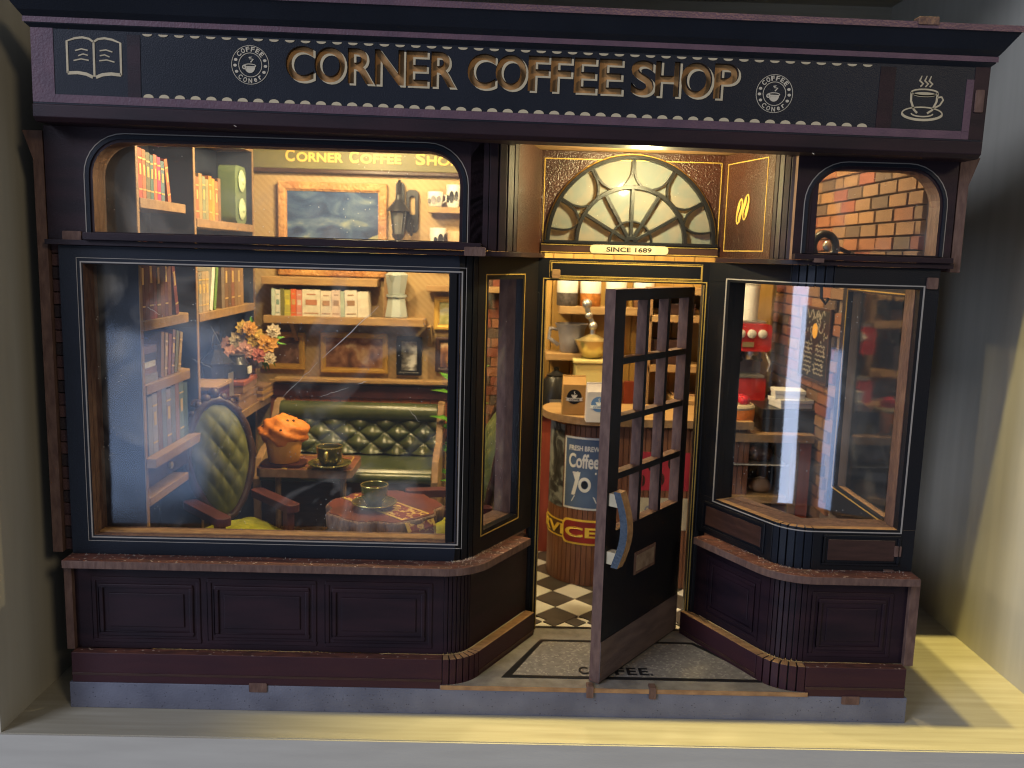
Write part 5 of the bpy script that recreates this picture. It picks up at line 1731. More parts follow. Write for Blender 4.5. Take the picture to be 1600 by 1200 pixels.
def cup_set(lc, ls, loc, s, rz):
    t = thing('saucer', ls, 'saucer', loc, 0, 'glazed saucers')
    MB().lathe([(.035 * s, 0), (.04 * s, .003 * s), (.078 * s, .016 * s), (.082 * s, .021 * s), (.078 * s, .0215 * s), (.042 * s, .009 * s), (.001, .008 * s)], (0, 0, 0), 32).build('saucer_dish', CERAM, t, smooth=50)
    MB().tube([(.0805 * s * math.cos(a), .0805 * s * math.sin(a), .0215 * s) for a in [2 * PI * i / 40 for i in range(40)]], .0026 * s, 6, closed=True).build('gilt_edge', RIM, t, smooth=60)
    u = thing('coffee_cup', lc, 'cup', (loc[0], loc[1], loc[2] + .0092 * s), rz, 'glazed coffee cups')
    MB().lathe([(.026 * s, 0), (.028 * s, .004 * s), (.034 * s, .010 * s), (.047 * s, .032 * s), (.050 * s, .062 * s), (.051 * s, .075 * s), (.047 * s, .075 * s), (.044 * s, .035 * s), (.03 * s, .014 * s), (.001, .012 * s)], (0, 0, 0), 32).build('cup_body', CERAM, u, smooth=50)
    MB().tube([(.049 * s * math.cos(a), .049 * s * math.sin(a), .0752 * s) for a in [2 * PI * i / 40 for i in range(40)]], .003 * s, 6, closed=True).build('gilt_edge', RIM, u, smooth=60)
    MB().tube([(.047 * s, 0, .062 * s), (.07 * s, 0, .066 * s), (.078 * s, 0, .048 * s), (.066 * s, 0, .03 * s), (.045 * s, 0, .028 * s)], [.0065 * s, .007 * s, .0075 * s, .007 * s, .006 * s], 8).build('handle', RIM, u, smooth=60)
    MB().lathe([(.001, .058 * s), (.0455 * s, .0585 * s), (.0455 * s, .0595 * s), (.001, .06 * s)], (0, 0, 0), 24).build('coffee', DARKW, u)
p = at(515, 722, .76)
cup_set('green gold glazed cup, handle forward, on the cafe table by the muffin', 'green gold saucer on the cafe table by the muffin', (p.x, .76, FL + t1h + .0021), 1.0, -PI / 2)
# log table at the window with a folded runner
c = at(600, 800, .34)
T2z = at(590, 792, .33).z
t = thing('log_table', 'round log slice table at the window with bark edge', 'table', (c.x, .345, FL))
h2 = T2z - FL
wob = lambda a, z: 1 + .035 * math.sin(9 * a) + .025 * math.sin(14 * a + 1) + .02 * math.sin(5 * a)
MB().lathe([(.185, h2 - .052), (.192, h2 - .048), (.196, h2 - .008), (.190, h2 - .0005)], (0, 0, 0), 64, 0, wob).build('bark_edge', mat('bark_print', (.21, .125, .08), .6, col2=(.085, .048, .035), nscale=16, stretch=(3, 3, .5), bump=.8, bscale=40, bdist=.006), t, smooth=60)
MB().lathe([(.001, h2 - .001), (.186, h2 - .0008), (.186, h2 + .001), (.001, h2 + .0012)], (0, 0, 0), 64, 0, wob).build('table_top', mat('log_face', (.14, .034, .026), .4, col2=(.085, .022, .02), nscale=12), t)
MB().lathe([(.07, 0), (.06, .02), (.045, .08), (.05, h2 - .06)], (0, 0, 0), 16).build('leg', DARKW, t, smooth=40)
rt = thing('table_runner', 'red and gold runner folded over the front edge of the log table', 'runner', (c.x, .345, T2z))
RUN = pic_mat('brocade', [(.36, (.13, .022, .018)), (.52, (.17, .03, .02)), (.56, (.42, .26, .07)), (.7, (.55, .38, .10))], 55, .5, (1, 1, 1), 1)
ang = math.radians(-46)
Mr = Matrix.Rotation(ang, 4, 'Z')
wr = .048
prof = [(-.17, .0024), (-.06, .0024), (.05, .0024), (.165, .0024), (.19, -.006), (.205, -.03), (.212, -.085), (.222, -.14)]
for nm, a, b, m, lift in (('runner_cloth', -wr, wr, RUN, 0), ('gold_border', -wr - .010, -wr - .0002, GOLD, .0004), ('gold_border', wr + .0002, wr + .010, GOLD, .0004)):
    vs = []
    for u, z in prof:
        vs += [(u, a, z + lift), (u, b, z + lift), (u, b, z - .0012), (u, a, z - .0012)]
    fs = []
    for i in range(len(prof) - 1):
        o_ = i * 4
        fs += [(o_ + j, o_ + (j + 1) % 4, o_ + 4 + (j + 1) % 4, o_ + 4 + j) for j in range(4)]
    fs += [(0, 1, 2, 3), tuple(len(prof) * 4 - 4 + j for j in (3, 2, 1, 0))]
    MB().add(vs, fs).xf(Mr).build(nm, m, rt)
p = at(584, 791, .30)
cup_set('green gold glazed cup on the log table nearest the window', 'green gold saucer on the log table nearest the window', (p.x, .315, T2z + .0032), .92, PI * .62)
# ------------------------------------------------------------------ counter behind the door
CC, CR = Vector((.405, 1.02)), .185
CT = .800
t = thing('counter', 'round ended wooden counter with slatted front and pasted posters behind the door', 'counter', (CC.x, CC.y, FL))
ct = t
def cpath(r, n=22, xe=1.0):
    """front line of the counter in plan, from its back left round to the right"""
    out = [(CC.x + r * math.cos(a), CC.y + r * math.sin(a)) for a in [PI * .80 + (1.5 * PI - PI * .80) * i / n for i in range(n + 1)]]
    k = 16
    return out + [(CC.x + (xe - CC.x) * i / k, CC.y - r) for i in range(1, k + 1)]
def cat_(r, s):
    """point at arc length s (measured on the slat face) along the front"""
    s0 = CR * (1.5 * PI - PI * .80)
    if s <= s0:
        a = PI * .80 + s / CR
        return CC.x + r * math.cos(a), CC.y + r * math.sin(a)
    return CC.x + (s - s0), CC.y - r
loc = Matrix.Translation((-CC.x, -CC.y, -FL))
top = cpath(CR + .038) + [(1.0, CC.y + .14), (CC.x - .11, CC.y + .14)]
MB().plate_z([top], CT - .03, CT, 0, 1).xf(loc).build('counter_top', [WOOD, WOODX], t, bevel=.003)
MB().plate_z([cpath(CR - .012) + [(1.0, CC.y + .12), (CC.x - .1, CC.y + .12)]], FL + .001, CT - .031).xf(loc).build('counter_body', DARKW, t)
smax = CR * (1.5 * PI - PI * .80) + (1.0 - CC.x)
SLAT = mat('brown_slat_print', (.20, .085, .042), .45, col2=(.13, .052, .03), nscale=18, stretch=(2, 2, .4), bump=.25, bscale=120)
n = 46
for i in range(n):
    a, b = smax * i / n + .0013, smax * (i + 1) / n - .0013
    q = MB()
    vs = [(*cat_(r, s), z) for z in (FL + .002, CT - .032) for r in (CR - .011, CR) for s in (a, b)]
    q.add(vs, [(0, 1, 3, 2), (4, 6, 7, 5), (0, 4, 5, 1), (2, 3, 7, 6), (0, 2, 6, 4), (1, 5, 7, 3)])
    q.xf(loc).build('counter_slat', SLAT, t)
# posters pasted over the slats: bent sheets that follow the front
def bend(s0, s1, z0, z1):
    return lambda u, v, d: (Vector((*cat_(CR + d, s0 + (s1 - s0) * u), z0 + (z1 - z0) * v)) - Vector((CC.x, CC.y, FL)))
def sheet(name, label, s0, s1, z0, z1, m, lift=.0012, shape=None, n_=14):
    q = MB()
    f = bend(s0, s1, z0, z1)
    if shape is None:
        for i in range(n_):
            q.plate([rect(i / n_, (i + 1) / n_, 0, 1)], f, lift, lift - .001)
    else:
        for i in range(n_):          # rounded ends
            def hv(u):
                e_ = min(u, 1 - u) / .12
                return .5 - (.5 if e_ >= 1 else .5 - .20 * (1 - math.sqrt(max(0, 1 - (1 - e_) ** 2))))
            a_, b_ = i / n_, (i + 1) / n_
            q.plate([[(a_, hv(a_)), (b_, hv(b_)), (b_, 1 - hv(b_)), (a_, 1 - hv(a_))]], f, lift, lift - .001)
    o = q.build(name, m, t)
    if label:
        o['label'] = label
    return f
def s_of(px, py):      # arc length of the slat face under a pixel of the photograph
    d = ray(px, py)
    best = (9, 0)
    for i in range(400):
        s = smax * i / 399
        x, y = cat_(CR, s)
        k = (y - CAM.y) / d.y
        e_ = abs(CAM.x + d.x * k - x)
        if e_ < best[0] and y < CC.y + .1:
            best = (e_, s, CAM.z + d.z * k)
    return best[1], best[2]
POSTB = mat('blue_poster', (.075, .115, .20), .5, col2=(.06, .09, .16), nscale=10)
POSTD = pic_mat('dark_leaf_poster', [(.35, (.02, .02, .022)), (.5, (.05, .05, .052)), (.58, (.16, .17, .16)), (.7, (.24, .25, .23))], 12, 1.5, (1, 1, 1), 4)
sa, zt_ = s_of(884, 690)
sb, zb_ = s_of(940, 795)
zt_, zb_ = at(905, 684, .84).z, at(905, 797, .84).z
sb = max(sb, sa + .165)
sheet('dark_poster', 'dark leaf patterned poster', max(.01, sa - .135), sa - .006, zb_ - .005, CT - .045, POSTD)
fp = sheet('blue_poster', 'blue coffee poster with white border', sa, sb, zb_, zt_, WHITE)
fq = sheet('poster_field', None, sa + .007, sb - .007, zb_ + .008, zt_ - .008, POSTB, .0022)
def onsheet(q, f, s, u0, u1, v0, v1, lift=.0032, bold=1):
    text(q, s, lambda u, v, d: f(u0 + (u1 - u0) * u, v0 + (v1 - v0) * v, d), lift, lift - .0012, bold)
q = MB()
onsheet(q, fq, 'FRESH BREW', .10, .92, .83, .905)
onsheet(q, fq, 'Coffee', .10, .92, .58, .79)
q.build('poster_lettering', WHITE, t)
q = MB()
q.plate([circ(.56, .34, .17, .11, n=18), circ(.56, .34, .10, .065, n=18)], fq, .0032, .0018)
q.plate([[(.22, .52), (.44, .52), (.40, .40), (.30, .18), (.20, .18), (.30, .40)]], fq, .0032, .0018)
q.plate([[(.35, .50), (.86, .50), (.86, .53), (.35, .53)]], fq, .0032, .0018)
q.plate([[(.20, .08), (.90, .08), (.82, .17), (.28, .17)]], fq, .0032, .0018)
q.build('poster_drawing', WHITE, t)
q = MB().plate([circ(.56, .34, .085, .055, n=16)], fq, .0034, .002)
q.build('poster_drawing', BLACKM, t)
# painted service band round the foot
zc_ = at(895, 832, .84).z
z0_, z1_ = zc_ - .052, zc_ + .052
YEL = mat('yellow_paint', (.72, .48, .05), .45, col2=(.6, .38, .04), nscale=20)
sA, sB = s_of(858, 835)[0], s_of(934, 835)[0]
sheet('service_band', 'yellow and brown band with the word service', .02, sB + .10, zc_ - .030, zc_ + .030, mat('umber_band', (.11, .05, .02), .45, col2=(.07, .034, .016), nscale=12), .0012, None, 24)
for za, zb2 in ((.030, .036), (-.036, -.030)):
    sheet('band_edge', None, .02, sB + .10, zc_ + za, zc_ + zb2, YEL, .0016, None, 24)
s1p = s_of(879, 835)[0]
sheet('service_plate', 'red lettered plate with yellow border', s1p, sB + .05, z0_, z1_, YEL, .0024, True, 24)
sheet('service_plate', None, s1p + .008, sB + .042, z0_ + .008, z1_ - .008, mat('service_red', (.26, .024, .016), .45, col2=(.17, .018, .013), nscale=15), .0036, True, 24)
text(MB(), 'SERVICE', lambda u, v, d: bend(sA - .045, sB - .002, zc_ - .021, zc_ + .021)(u, v, d), .0056, .003, 1).build('service_lettering', YEL, t)
# the red poster and white sheet further right
s1_, zr1_ = s_of(1000, 708)[0], at(1010, 706, .835).z
s2_, zr0_ = s_of(1068, 760)[0], at(1010, 766, .835).z
REDP = mat('red_poster_print', (.36, .028, .04), .5, col2=(.28, .022, .032), nscale=8)
fr2 = sheet('red_poster', 'red poster with coffee bean drawings', s1_ - .02, s2_ + .02, zr0_, zr1_, REDP)
q = MB()
for u, v in ((.30, .66), (.66, .72), (.50, .30), (.85, .42), (.15, .25)):
    for sd in (-1, 1):
        pts = [(u + sd * (.006 + .05 * math.sin(PI * i / 10)), v + .15 * math.cos(PI * i / 10)) for i in range(11)]
        q.plate([pts], fr2, .0022, .0008)
q.build('poster_drawing', DARKW, t)
zw1, zw0 = at(1030, 778, .835).z, at(1030, 828, .835).z
fw2 = sheet('white_sheet', 'pale paper notice with small drawings', s1_ - .01, s2_ + .02, zw0, zw1, CREAM)
q = MB()
for u, v in ((.25, .6), (.6, .35), (.8, .65)):
    q.plate([circ(u, v, .07, .16, n=10), circ(u, v, .045, .10, n=10)], fw2, .0022, .0008)
q.build('poster_drawing', GREY, t)
# coffee bags on the counter
def bag(label, px, py, m, emb, w, h):
    p = atz(px, py, CT)
    b = thing('coffee_bag', label, 'coffee bag', (p.x, p.y + .02, CT + .0006), 0, 'coffee bags on the counter')
    vs = [(-w, -.028, 0), (w, -.028, 0), (w, .028, 0), (-w, .028, 0), (-w * .97, -.028, h * .78), (w * .97, -.028, h * .78), (w * .97, .028, h * .78), (-w * .97, .028, h * .78), (-w * .96, -.006, h), (w * .96, -.006, h), (w * .96, .006, h), (-w * .96, .006, h)]
    MB().add(vs, [(3, 2, 1, 0), (0, 1, 5, 4), (1, 2, 6, 5), (2, 3, 7, 6), (3, 0, 4, 7), (4, 5, 9, 8), (5, 6, 10, 9), (6, 7, 11, 10), (7, 4, 8, 11), (8, 9, 10, 11)]).build('bag_body', m, b, bevel=.002)
    MB().box(-w * .965, w * .965, -.0085, .0085, h * .965, h * 1.0).build('bag_fold', m, b, bevel=.001)
    zc, r = h * .47, w * .62
    yb = -.0283
    MB().plate_y([circ(0, zc, r, n=26)], yb - .001, yb).build('emblem_disc', emb, b)
    q = MB().plate_y([circ(0, zc + r * .18, r * .36, r * .34, n=12, a0=180, a1=360)], yb - .0018, yb - .0008)
    q.plate_y([rect(-r * .42, r * .42, zc + r * .20, zc + r * .27)], yb - .0018, yb - .0008)
    stroke(q, [(0, zc + r * .34), (r * .1, zc + r * .48), (-r * .05, zc + r * .58), (r * .04, zc + r * .75)], r * .09, yb - .0018, yb - .0008)
    q.plate_y([[(-r * 1.15, zc - r * .50), (-r * 1.0, zc - r * .28), (-r * 1.2, zc - r * .08), (-r * .8, zc - r * .16), (r * .8, zc - r * .16), (r * 1.2, zc - r * .08), (r * 1.0, zc - r * .28), (r * 1.15, zc - r * .50), (r * .78, zc - r * .58), (-r * .78, zc - r * .58)]], yb - .002, yb - .0008)
    q.build('emblem_cup', WHITE, b)
    text(MB(), 'COFFEE', lambda u, v, d: (-r * .72 + u * r * 1.44, d, zc - r * .50 + v * r * .26), yb - .0028, yb - .0018, 1).build('emblem_lettering', emb, b)
    return b
bag('tan kraft coffee bag with black round emblem on the counter', 896, 648, KRAFT, BLACKM, .047, .155)
bag('pale coffee bag with blue round emblem on the counter', 934, 660, PALEBAG, mat('blue_print', (.09, .17, .32), .5), .047, .150)
# back counter, shelf, jars, machines
z = at(880, 640, 1.24).z
o = thing('back_counter', 'low back counter with wood top under the moka pot and grinder', 'counter', (.42, 1.35, FL))
MB().box(-.26, .42, -.12, .085, z - FL - .03, z - FL).build('counter_top', WOODX, o, bevel=.003)
MB().box(-.25, .42, -.10, .085, .001, z - FL - .031).build('counter_body', REDPLANK, o)
ZBK = z
z = at(900, 479, 1.34).z
shelf_thing('jar_shelf', 'honey wood shelf of jars on the yellow boarded wall', at(874, 480, 1.34).x, .95, 1.34, 1.4515, z, .034, WOOD)
for i, (px, n_, c) in enumerate(((886, 'dark beans', (.10, .085, .08)), (922, 'orange spice', (.55, .20, .04)), (962, 'grey beans', (.16, .15, .145)), (1005, 'brown beans', (.18, .09, .045)))):
    p = at(px, 470, 1.40)
    j = thing('storage_jar', 'white topped jar of %s on the jar shelf' % n_, 'jar', (p.x, 1.398, z + .0006), 0, 'jars on the jar shelf')
    MB().lathe([(.044, 0), (.047, .004), (.047, .058)], (0, 0, 0), 24).build('jar_filling', mat('filling_%d' % i, c, .6, col2=tuple(v * .5 for v in c), nscale=60, bump=.7, bscale=60, bdist=.006), j, smooth=40)
    MB().lathe([(.047, .0585), (.047, .12), (.040, .13), (.042, .15), (.001, .152)], (0, 0, 0), 24).build('jar_top', WHITE, j, smooth=40)
p = at(893, 552, 1.30)
zsh = p.z
shelf_thing('appliance_shelf', 'wood shelf under the grey milk jug behind the counter', at(852, 560, 1.30).x, .36, 1.27, 1.4375, zsh, .03, WOOD)
t2 = thing('milk_jug', 'grey milk jug with spout and handle behind the coffee bags', 'jug', (p.x, 1.35, zsh + .0006))
MB().lathe([(.046, 0), (.05, .005), (.054, .06), (.062, .105), (.075, .128), (.070, .128), (.05, .10), (.001, .09)], (0, 0, 0), 24).build('jug_body', GREY, t2, smooth=40)
MB().tube([(-.06, 0, .10), (-.095, 0, .105), (-.10, 0, .06), (-.055, 0, .03)], .009, 8).build('handle', GREY, t2, smooth=40)
p = at(869, 612, 1.27)
k_ = thing('kettle', 'black kettle left of the coffee bags on the back counter', 'kettle', (p.x, 1.30, ZBK + .0006))
MB().lathe([(.07, 0), (.075, .006), (.070, .06), (.055, .12), (.042, .14), (.044, .146), (.02, .158), (.012, .165), (.014, .178), (.001, .182)], (0, 0, 0), 24).build('kettle_body', BLACKM, k_, smooth=40)
MB().tube([(.055, 0, .03), (.09, 0, .06), (.10, 0, .12), (.115, 0, .135)], [.012, .01, .008, .007], 8).build('spout', BLACKM, k_, smooth=40)
MB().tube([(-.05, 0, .12), (-.10, 0, .13), (-.105, 0, .07), (-.065, 0, .03)], .008, 8).build('handle', BLACKM, k_, smooth=40)
MB().box(-.03, .03, -.0735, -.070, .03, .045).build('kettle_badge', METAL, k_)
p = at(926, 585, 1.20)
g = thing('coffee_grinder', 'cream coffee grinder with brass bowl and crank behind the pale bag', 'grinder', (p.x, 1.27, ZBK + .0006))
zb = max(.05, p.z - ZBK + .0)
MB().box(-.075, .075, -.065, .065, 0, zb + .045).build('grinder_box', mat('cream_paint', (.50, .42, .17), .4, col2=(.44, .36, .14), nscale=10), g, bevel=.006)
MB().box(-.085, .085, -.075, .075, zb + .0455, zb + .062).build('grinder_top', mat('cream_top', (.52, .44, .18), .4), g, bevel=.005)
MB().lathe([(.03, zb + .0625), (.045, zb + .072), (.075, zb + .135), (.078, zb + .142), (.062, zb + .142), (.05, zb + .15), (.02, zb + .165), (.001, zb + .17)], (0, 0, 0), 26).build('grinder_bowl', BRASS, g, smooth=40)
MB().tube([(0, 0, zb + .16), (0, 0, zb + .215), (-.02, -.005, zb + .25), (-.03, -.01, zb + .29)], [.012, .010, .011, .013], 10).build('crank_arm', METAL, g, smooth=40)
for dz, r in ((.205, .019), (.25, .017), (.30, .022)):
    MB().blob((0 if dz < .21 else (-.02 if dz < .26 else -.03), -.006, zb + dz), r, 12).build('crank_knob', METAL, g, smooth=40)
# brown crate shelves seen through the door lights
sh = thing('crate_rack', 'wooden rack with crates seen through the lights of the open door', 'rack', (.83, 1.36, FL))
for z in (.62, .86, 1.08, 1.20):
    MB().box(-.18, .12, -.10, .09, z - .03, z).build('rack_board', WOOD, sh, bevel=.002)
for x in (-.18, .105):
    MB().box(x - .012, x + .012, -.10, .09, 0, 1.20).build('rack_post', WOODX, sh, bevel=.002)
for i, (x, z, m, n_, c_) in enumerate(((-.09, .86, DARKW, 'dark wood crate on the middle board of the rack', 'crate'), (.02, .62, CARD, 'brown card crate on the lowest board of the rack', 'crate'), (-.05, 1.08, DARKW, 'low dark tray on the upper board of the rack', 'tray'))):
    b = thing('crate', n_, c_, (.83 + x, 1.35, FL + z + .0006))
    hh = .11 if c_ == 'crate' else .05
    for s_ in (-1, 1):
        MB().box(s_ * .07 - .005, s_ * .07 + .005, -.06, .06, 0, hh).build('crate_side', m, b, bevel=.002)
        MB().box(-.0645, .0645, s_ * .055 - .005, s_ * .055 + .005, 0, hh).build('crate_side', m, b, bevel=.002)
    MB().box(-.0645, .0645, -.0495, .0495, 0, .006).build('crate_bottom', m, b)

# ------------------------------------------------------------------ right room: machine, display case, cakes, menu
z0 = at(1172, 625, 1.22).z
m_ = thing('espresso_machine', 'red espresso machine with white dials behind the right window', 'espresso machine', (at(1168, 560, 1.22).x, 1.26, z0))
zz1, zz2, zz3 = at(1172, 590, 1.22).z - z0, at(1172, 549, 1.22).z - z0, at(1172, 506, 1.22).z - z0
wx = .085
MB().plate_y([rrect(-wx - .06, wx, 0, zz1, .012)], -.05, .11).build('machine_base', RED, m_, bevel=.004)
MB().box(-wx - .05, wx - .01, -.055, .05, zz1 + .0005, zz1 + .012).build('drip_tray', METAL, m_, bevel=.002)
MB().box(-wx - .05, wx - .005, .03, .11, zz1 + .0125, zz2 - .0005).build('machine_back', GREY, m_)
MB().plate_y([rrect(-wx - .06, wx + .012, zz2, zz3, .02)], -.05, .115).build('machine_head', RED, m_, bevel=.005)
for i in range(4):
    MB().lathe([(.019, 0), (.019, .008), (.015, .011), (.001, .011)], (0, 0, 0), 18).xf(Matrix.Translation((wx - .03 - i * .047, -.0505, zz3 - .042)) @ Matrix.Rotation(PI / 2, 4, 'X')).build('dial', WHITE, m_, smooth=40)
MB().box(-.03, .02, -.0535, -.0502, zz2 + .02, zz2 + .042).build('name_plate', BRASS, m_)
for x in (-.06, .025):
    MB().lathe([(.028, 0), (.03, .01), (.03, .035)], (x, -.01, zz2 - .036), 18).build('group_head', METAL, m_, smooth=40)
    MB().tube([(x, -.035, zz2 - .025), (x + .015, -.10, zz2 - .03)], .009, 8).build('portafilter', BLACKM, m_, smooth=40)
MB().tube([(wx - .005, -.03, zz2 - .003), (wx + .01, -.06, zz2 - .05), (wx + .004, -.05, zz1 + .03)], .006, 8).build('steam_wand', METAL, m_, smooth=40)
MB().box(-wx - .04, wx - .01, -.03, .10, zz3 + .0005, zz3 + .012).build('cup_rail', METAL, m_, bevel=.002)
# stand below it
o = thing('machine_stand', 'red boarded stand beneath the espresso machine', 'stand', (1.00, 1.26, FL))
MB().box(-.24, .22, -.09, .15, z0 - FL - .035, z0 - FL - .0005).build('stand_top', WOOD, o, bevel=.003)
MB().box(-.23, .21, -.08, .15, .001, z0 - FL - .036).build('stand_body', REDPLANK, o)
p = at(1172, 500, 1.26)
zj = z0 + zz3 + .0126
j = thing('paper_cup_stack', 'tall white stack of paper cups on the espresso machine', 'cups', (p.x, 1.28, zj))
MB().lathe([(.036, 0), (.040, .15), (.042, .152), (.040, .154)], (0, 0, 0), 22).build('cup_sleeve', WHITE, j, smooth=40)
for i in range(7):
    MB().lathe([(.040, 0), (.0425, .003), (.040, .010)], (0, 0, .156 + .0125 * i), 22).build('cup_rim', WHITE, j, smooth=40)
# display case
y0c = .80
zc = at(1210, 679, y0c).z
dcx0, dcx1 = at(1118, 690, y0c).x - .09, 1.245
d_ = thing('display_case', 'wooden display case with dark shelves inside the right window', 'display case', (1.05, .95, FL))
ztop = zc - FL
def dbx(mb):
    return mb.xf(Matrix.Translation((-1.05, -.95, 0)))
zl_ = at(1160, 672, y0c).z - FL
dbx(MB().box(dcx0, dcx1, y0c, 1.12, ztop - .034, ztop)).build('case_top', WOODX, d_, bevel=.003)
for x in (dcx0 + .02, 1.175):
    dbx(MB().box(x - .016, x + .016, y0c + .01, y0c + .04, 0, ztop - .0345)).build('case_post', WOODX, d_, bevel=.003)
for z in (.22, .40, .53):
    dbx(MB().box(dcx0 + .04, 1.155, y0c + .015, 1.11, z - (.028 if z < .45 else .006), z)).build('case_shelf', WOOD if z < .45 else METAL, d_, bevel=.002)
dbx(MB().box(dcx0 + .004, 1.24, 1.112, 1.122, .001, ztop - .035)).build('case_back', DARKW, d_)
dbx(MB().box(1.192, 1.238, y0c + .012, 1.11, .001, ztop - .035)).build('case_side', REDPLANK, d_)
ZT_ = zc
# cakes and boxes on top
p = atz(1150, 672, ZT_)
def cake(label, x, y, z, r, h):
    c = thing('cake', label, 'cake', (x, y, z))
    MB().lathe([(r * .9, 0), (r * .97, .006), (r, h * .4), (r * 1.03, h * .75), (r, h)], (0, 0, 0), 36, 0, lambda a, zz: 1 + .012 * math.sin(9 * a + zz * 60)).build('cake_sponge', MUFF, c, smooth=50)
    MB().lathe([(r * 1.01, h + .0005), (r * 1.03, h + .008), (r * .96, h + .016), (r * .7, h + .017), (.001, h + .017)], (0, 0, 0), 30).build('icing', CREAM, c, smooth=50)
    rr = random.Random(2)
    for i in range(16):
        a = rr.random() * 2 * PI
        q_ = r * .62 * math.sqrt(rr.random())
        MB().blob((q_ * math.cos(a), q_ * math.sin(a), h + .024 + .014 * (1 - q_ / r)), .017 + .005 * rr.random(), 10).build('berry', mat('berry_red', (.50, .02, .035), .3, col2=(.36, .014, .025), nscale=20) if 'berry_red' not in MATS else MATS['berry_red'], c, smooth=60)
    return c
cake('orange cake topped with red berries on the display case', p.x - .01, .92, ZT_ + .0006, .088, .085)
p = at(1247, 655, .86)
bb = thing('black_box', 'wide black box carrying white boxes on the display case', 'box', (p.x - .03, .94, ZT_ + .0006))
hb = at(1247, 640, .86).z - ZT_
MB().box(-.115, .118, -.09, .12, 0, hb * .6).build('box_body', BLACKM, bb, bevel=.002)
MB().box(-.118, .121, -.093, .123, hb * .605, hb).build('box_lid', BLACKM, bb, bevel=.002)
for i, (dx, dy, sx_, sy_, sz_, rz, n_) in enumerate(((.015, -.02, .135, .11, .036, .15, 'lower white box on the black box'), (.005, -.01, .115, .10, .034, -.12, 'upper white box on the black box'))):
    w_ = thing('white_box', n_, 'box', (p.x - .03 + dx, .94 + dy, ZT_ + .0012 + hb + i * .0365), rz)
    MB().box(-sx_ / 2, sx_ / 2, -sy_ / 2, sy_ / 2, 0, sz_ * .55).build('box_body', WHITE, w_, bevel=.002)
    MB().box(-sx_ / 2 - .003, sx_ / 2 + .003, -sy_ / 2 - .003, sy_ / 2 + .003, sz_ * .555, sz_).build('box_lid', WHITE, w_, bevel=.002)
# loaves and tins inside the case
for i, (x, z, n_, m, r) in enumerate(((.93, .5305, 'dark round loaf, left on the glass shelf of the display case', DARKW, .05), (1.06, .5305, 'dark round loaf, right on the glass shelf of the display case', DARKW, .052), (.95, .4005, 'brown bun, left on the lower shelf of the display case', CARD, .045), (1.07, .4005, 'brown bun, right on the lower shelf of the display case', CARD, .045))):
    l = thing('bun', n_, 'bun', (x, .90, FL + z))
    MB().lathe([(.7 * r, 0), (r, .25 * r), (1.02 * r, .6 * r), (.75 * r, 1.05 * r), (.3 * r, 1.22 * r), (.001, 1.25 * r)], (0, 0, 0), 22).build('bun_crust', m, l, smooth=60)
    MB().tube([(-.4 * r, 0, 1.17 * r), (0, 0, 1.28 * r), (.4 * r, 0, 1.17 * r)], .06 * r, 6).build('bun_slash', CREAM, l, smooth=60)
# chalk menu on the brick wall
a, b = atx(1252, 540, 1.25), atx(1296, 560, 1.25)
zt1, zb1 = atx(1268, 478, 1.25).z, atx(1276, 598, 1.25).z
y0m, y1m = min(a.y, b.y) - .0, max(a.y, b.y)
y0m = max(y0m, .665)
mn = thing('chalk_menu', 'black chalk menu board with drawings on the right brick wall', 'menu board', (1.2535, (y0m + y1m) / 2, zb1))
hw_, hh_ = (y1m - y0m) / 2, zt1 - zb1
MB().plate_x([rect(-hw_, hw_, 0, hh_), rect(-hw_ + .010, hw_ - .010, .010, hh_ - .010)], -.012, 0).build('menu_frame', DARKW, mn, bevel=.002)
MB().plate_x([rect(-hw_ + .009, hw_ - .009, .009, hh_ - .009)], -.008, -.001).build('menu_slate', BLACKM, mn)
q, q2 = MB(), MB()
cr2 = random.Random(6)
CH = mat('chalk', (.26, .24, .21), .8)
def mstroke(mb, pts, w):
    pts = [Vector(p_) for p_ in pts]
    L_, R_ = [], []
    for i in range(len(pts)):
        tt = (pts[min(i + 1, len(pts) - 1)] - pts[max(i - 1, 0)]).normalized()
        nn = Vector((-tt.y, tt.x)) * w / 2
        L_.append(tuple(pts[i] + nn))
        R_.append(tuple(pts[i] - nn))
    mb.plate_x([L_ + R_[::-1]], -.0092, -.0078)
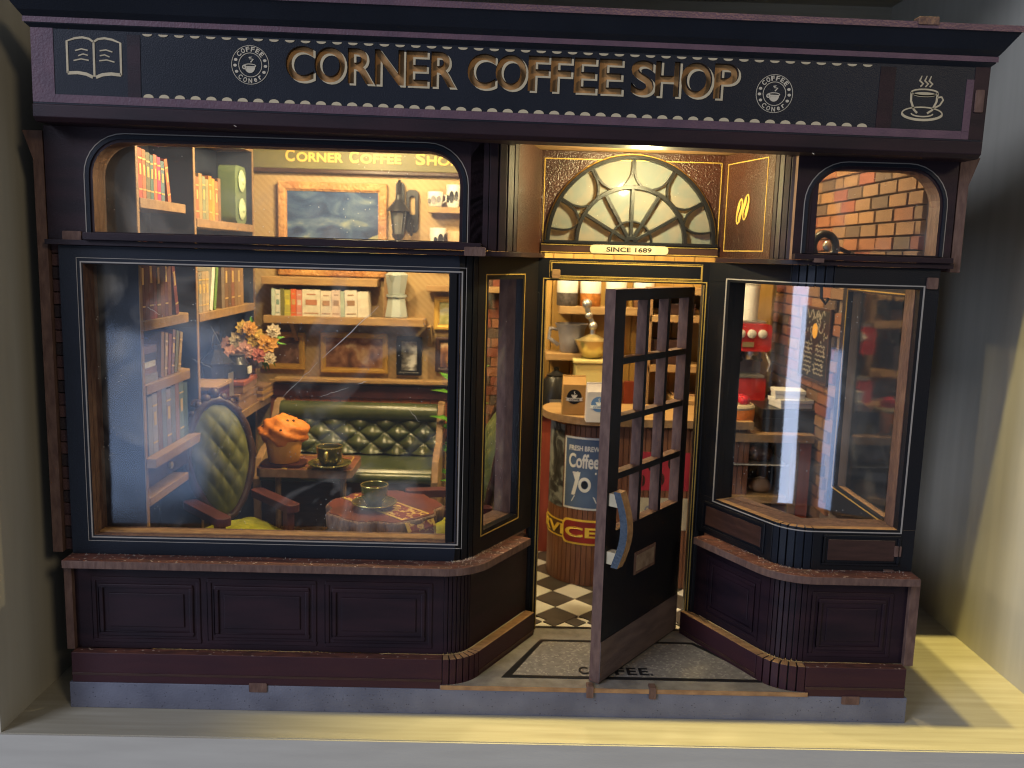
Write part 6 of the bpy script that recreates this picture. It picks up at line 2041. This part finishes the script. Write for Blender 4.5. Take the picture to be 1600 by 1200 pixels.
for k in range(7):
    zc2 = hh_ * (.12 + .062 * k)
    for col in (-1, 1):
        x = col * hw_ * .42
        mstroke(q, [(x - hw_ * .30 + hw_ * .6 * i / 9, zc2 + .004 * math.sin(i * 2.1 + k) ) for i in range(10)], .0035)
for k in range(26):
    x, zc2 = (cr2.random() * 2 - 1) * hw_ * .78, hh_ * (.07 + .88 * cr2.random())
    a_, r_ = cr2.random() * 6, .006 + .010 * cr2.random()
    mstroke(q, [(x + r_ * math.cos(a_ + i * .9), zc2 + r_ * .8 * math.sin(a_ + i * .9)) for i in range(3 + k % 4)], .0045)
for k in range(5):
    a_ = cr2.random() * 6
    x, zc2 = (cr2.random() - .5) * hw_ * 1.1, hh_ * (.58 + .07 * k)
    mstroke(q, [(x + .022 * math.cos(a_ + i * .7), zc2 + .016 * math.sin(a_ + i * .7)) for i in range(7)], .004)
mstroke(q, [(-hw_ * .6 + hw_ * 1.2 * i / 16, hh_ * .90 + .018 * math.sin(i * 1.25)) for i in range(17)], .005)
q.build('chalk_drawing', CH, mn)
q2.plate_x([circ(0, hh_ * .68, .028, .030, n=14)], -.0095, -.0077)
q2.build('chalk_drawing', mat('amber_chalk', (.55, .30, .05), .7), mn)
# black ring topped lamp standing on the bulkhead by the right transom window
p = at(1287, 398, .60)
lz = at(1287, 400, .60).z
lm = thing('ring_bracket', 'black iron wall bracket with a ring, behind the right arched transom window', 'wall bracket', (p.x, .60, lz - .02))
MB().tube([(.040 * math.cos(a), 0, .052 + .046 * math.sin(a)) for a in [2 * PI * i / 28 for i in range(28)]], .014, 9, closed=True).build('ring', BLACKM, lm, smooth=60)
MB().lathe([(.030, -.06), (.060, -.05), (.062, -.005), (.045, .018), (.022, .028)], (-.012, 0, .0), 20).build('weight', BLACKM, lm, smooth=40)
MB().tube([(.03, .012, .05), (.06, .02, .05), (1.258 - p.x, .03, .03)], .008, 8).build('wall_arm', BLACKM, lm)
MB().tube([(.0, 0, -.06), (.004, 0, -.13), (.02, 0, -.15), (.03, 0, -.13)], .006, 8).build('hook', BLACKM, lm)
MB().blob((.004, -.013, .055), (.016, .012, .02), 10).build('bell', METAL, lm, smooth=60)
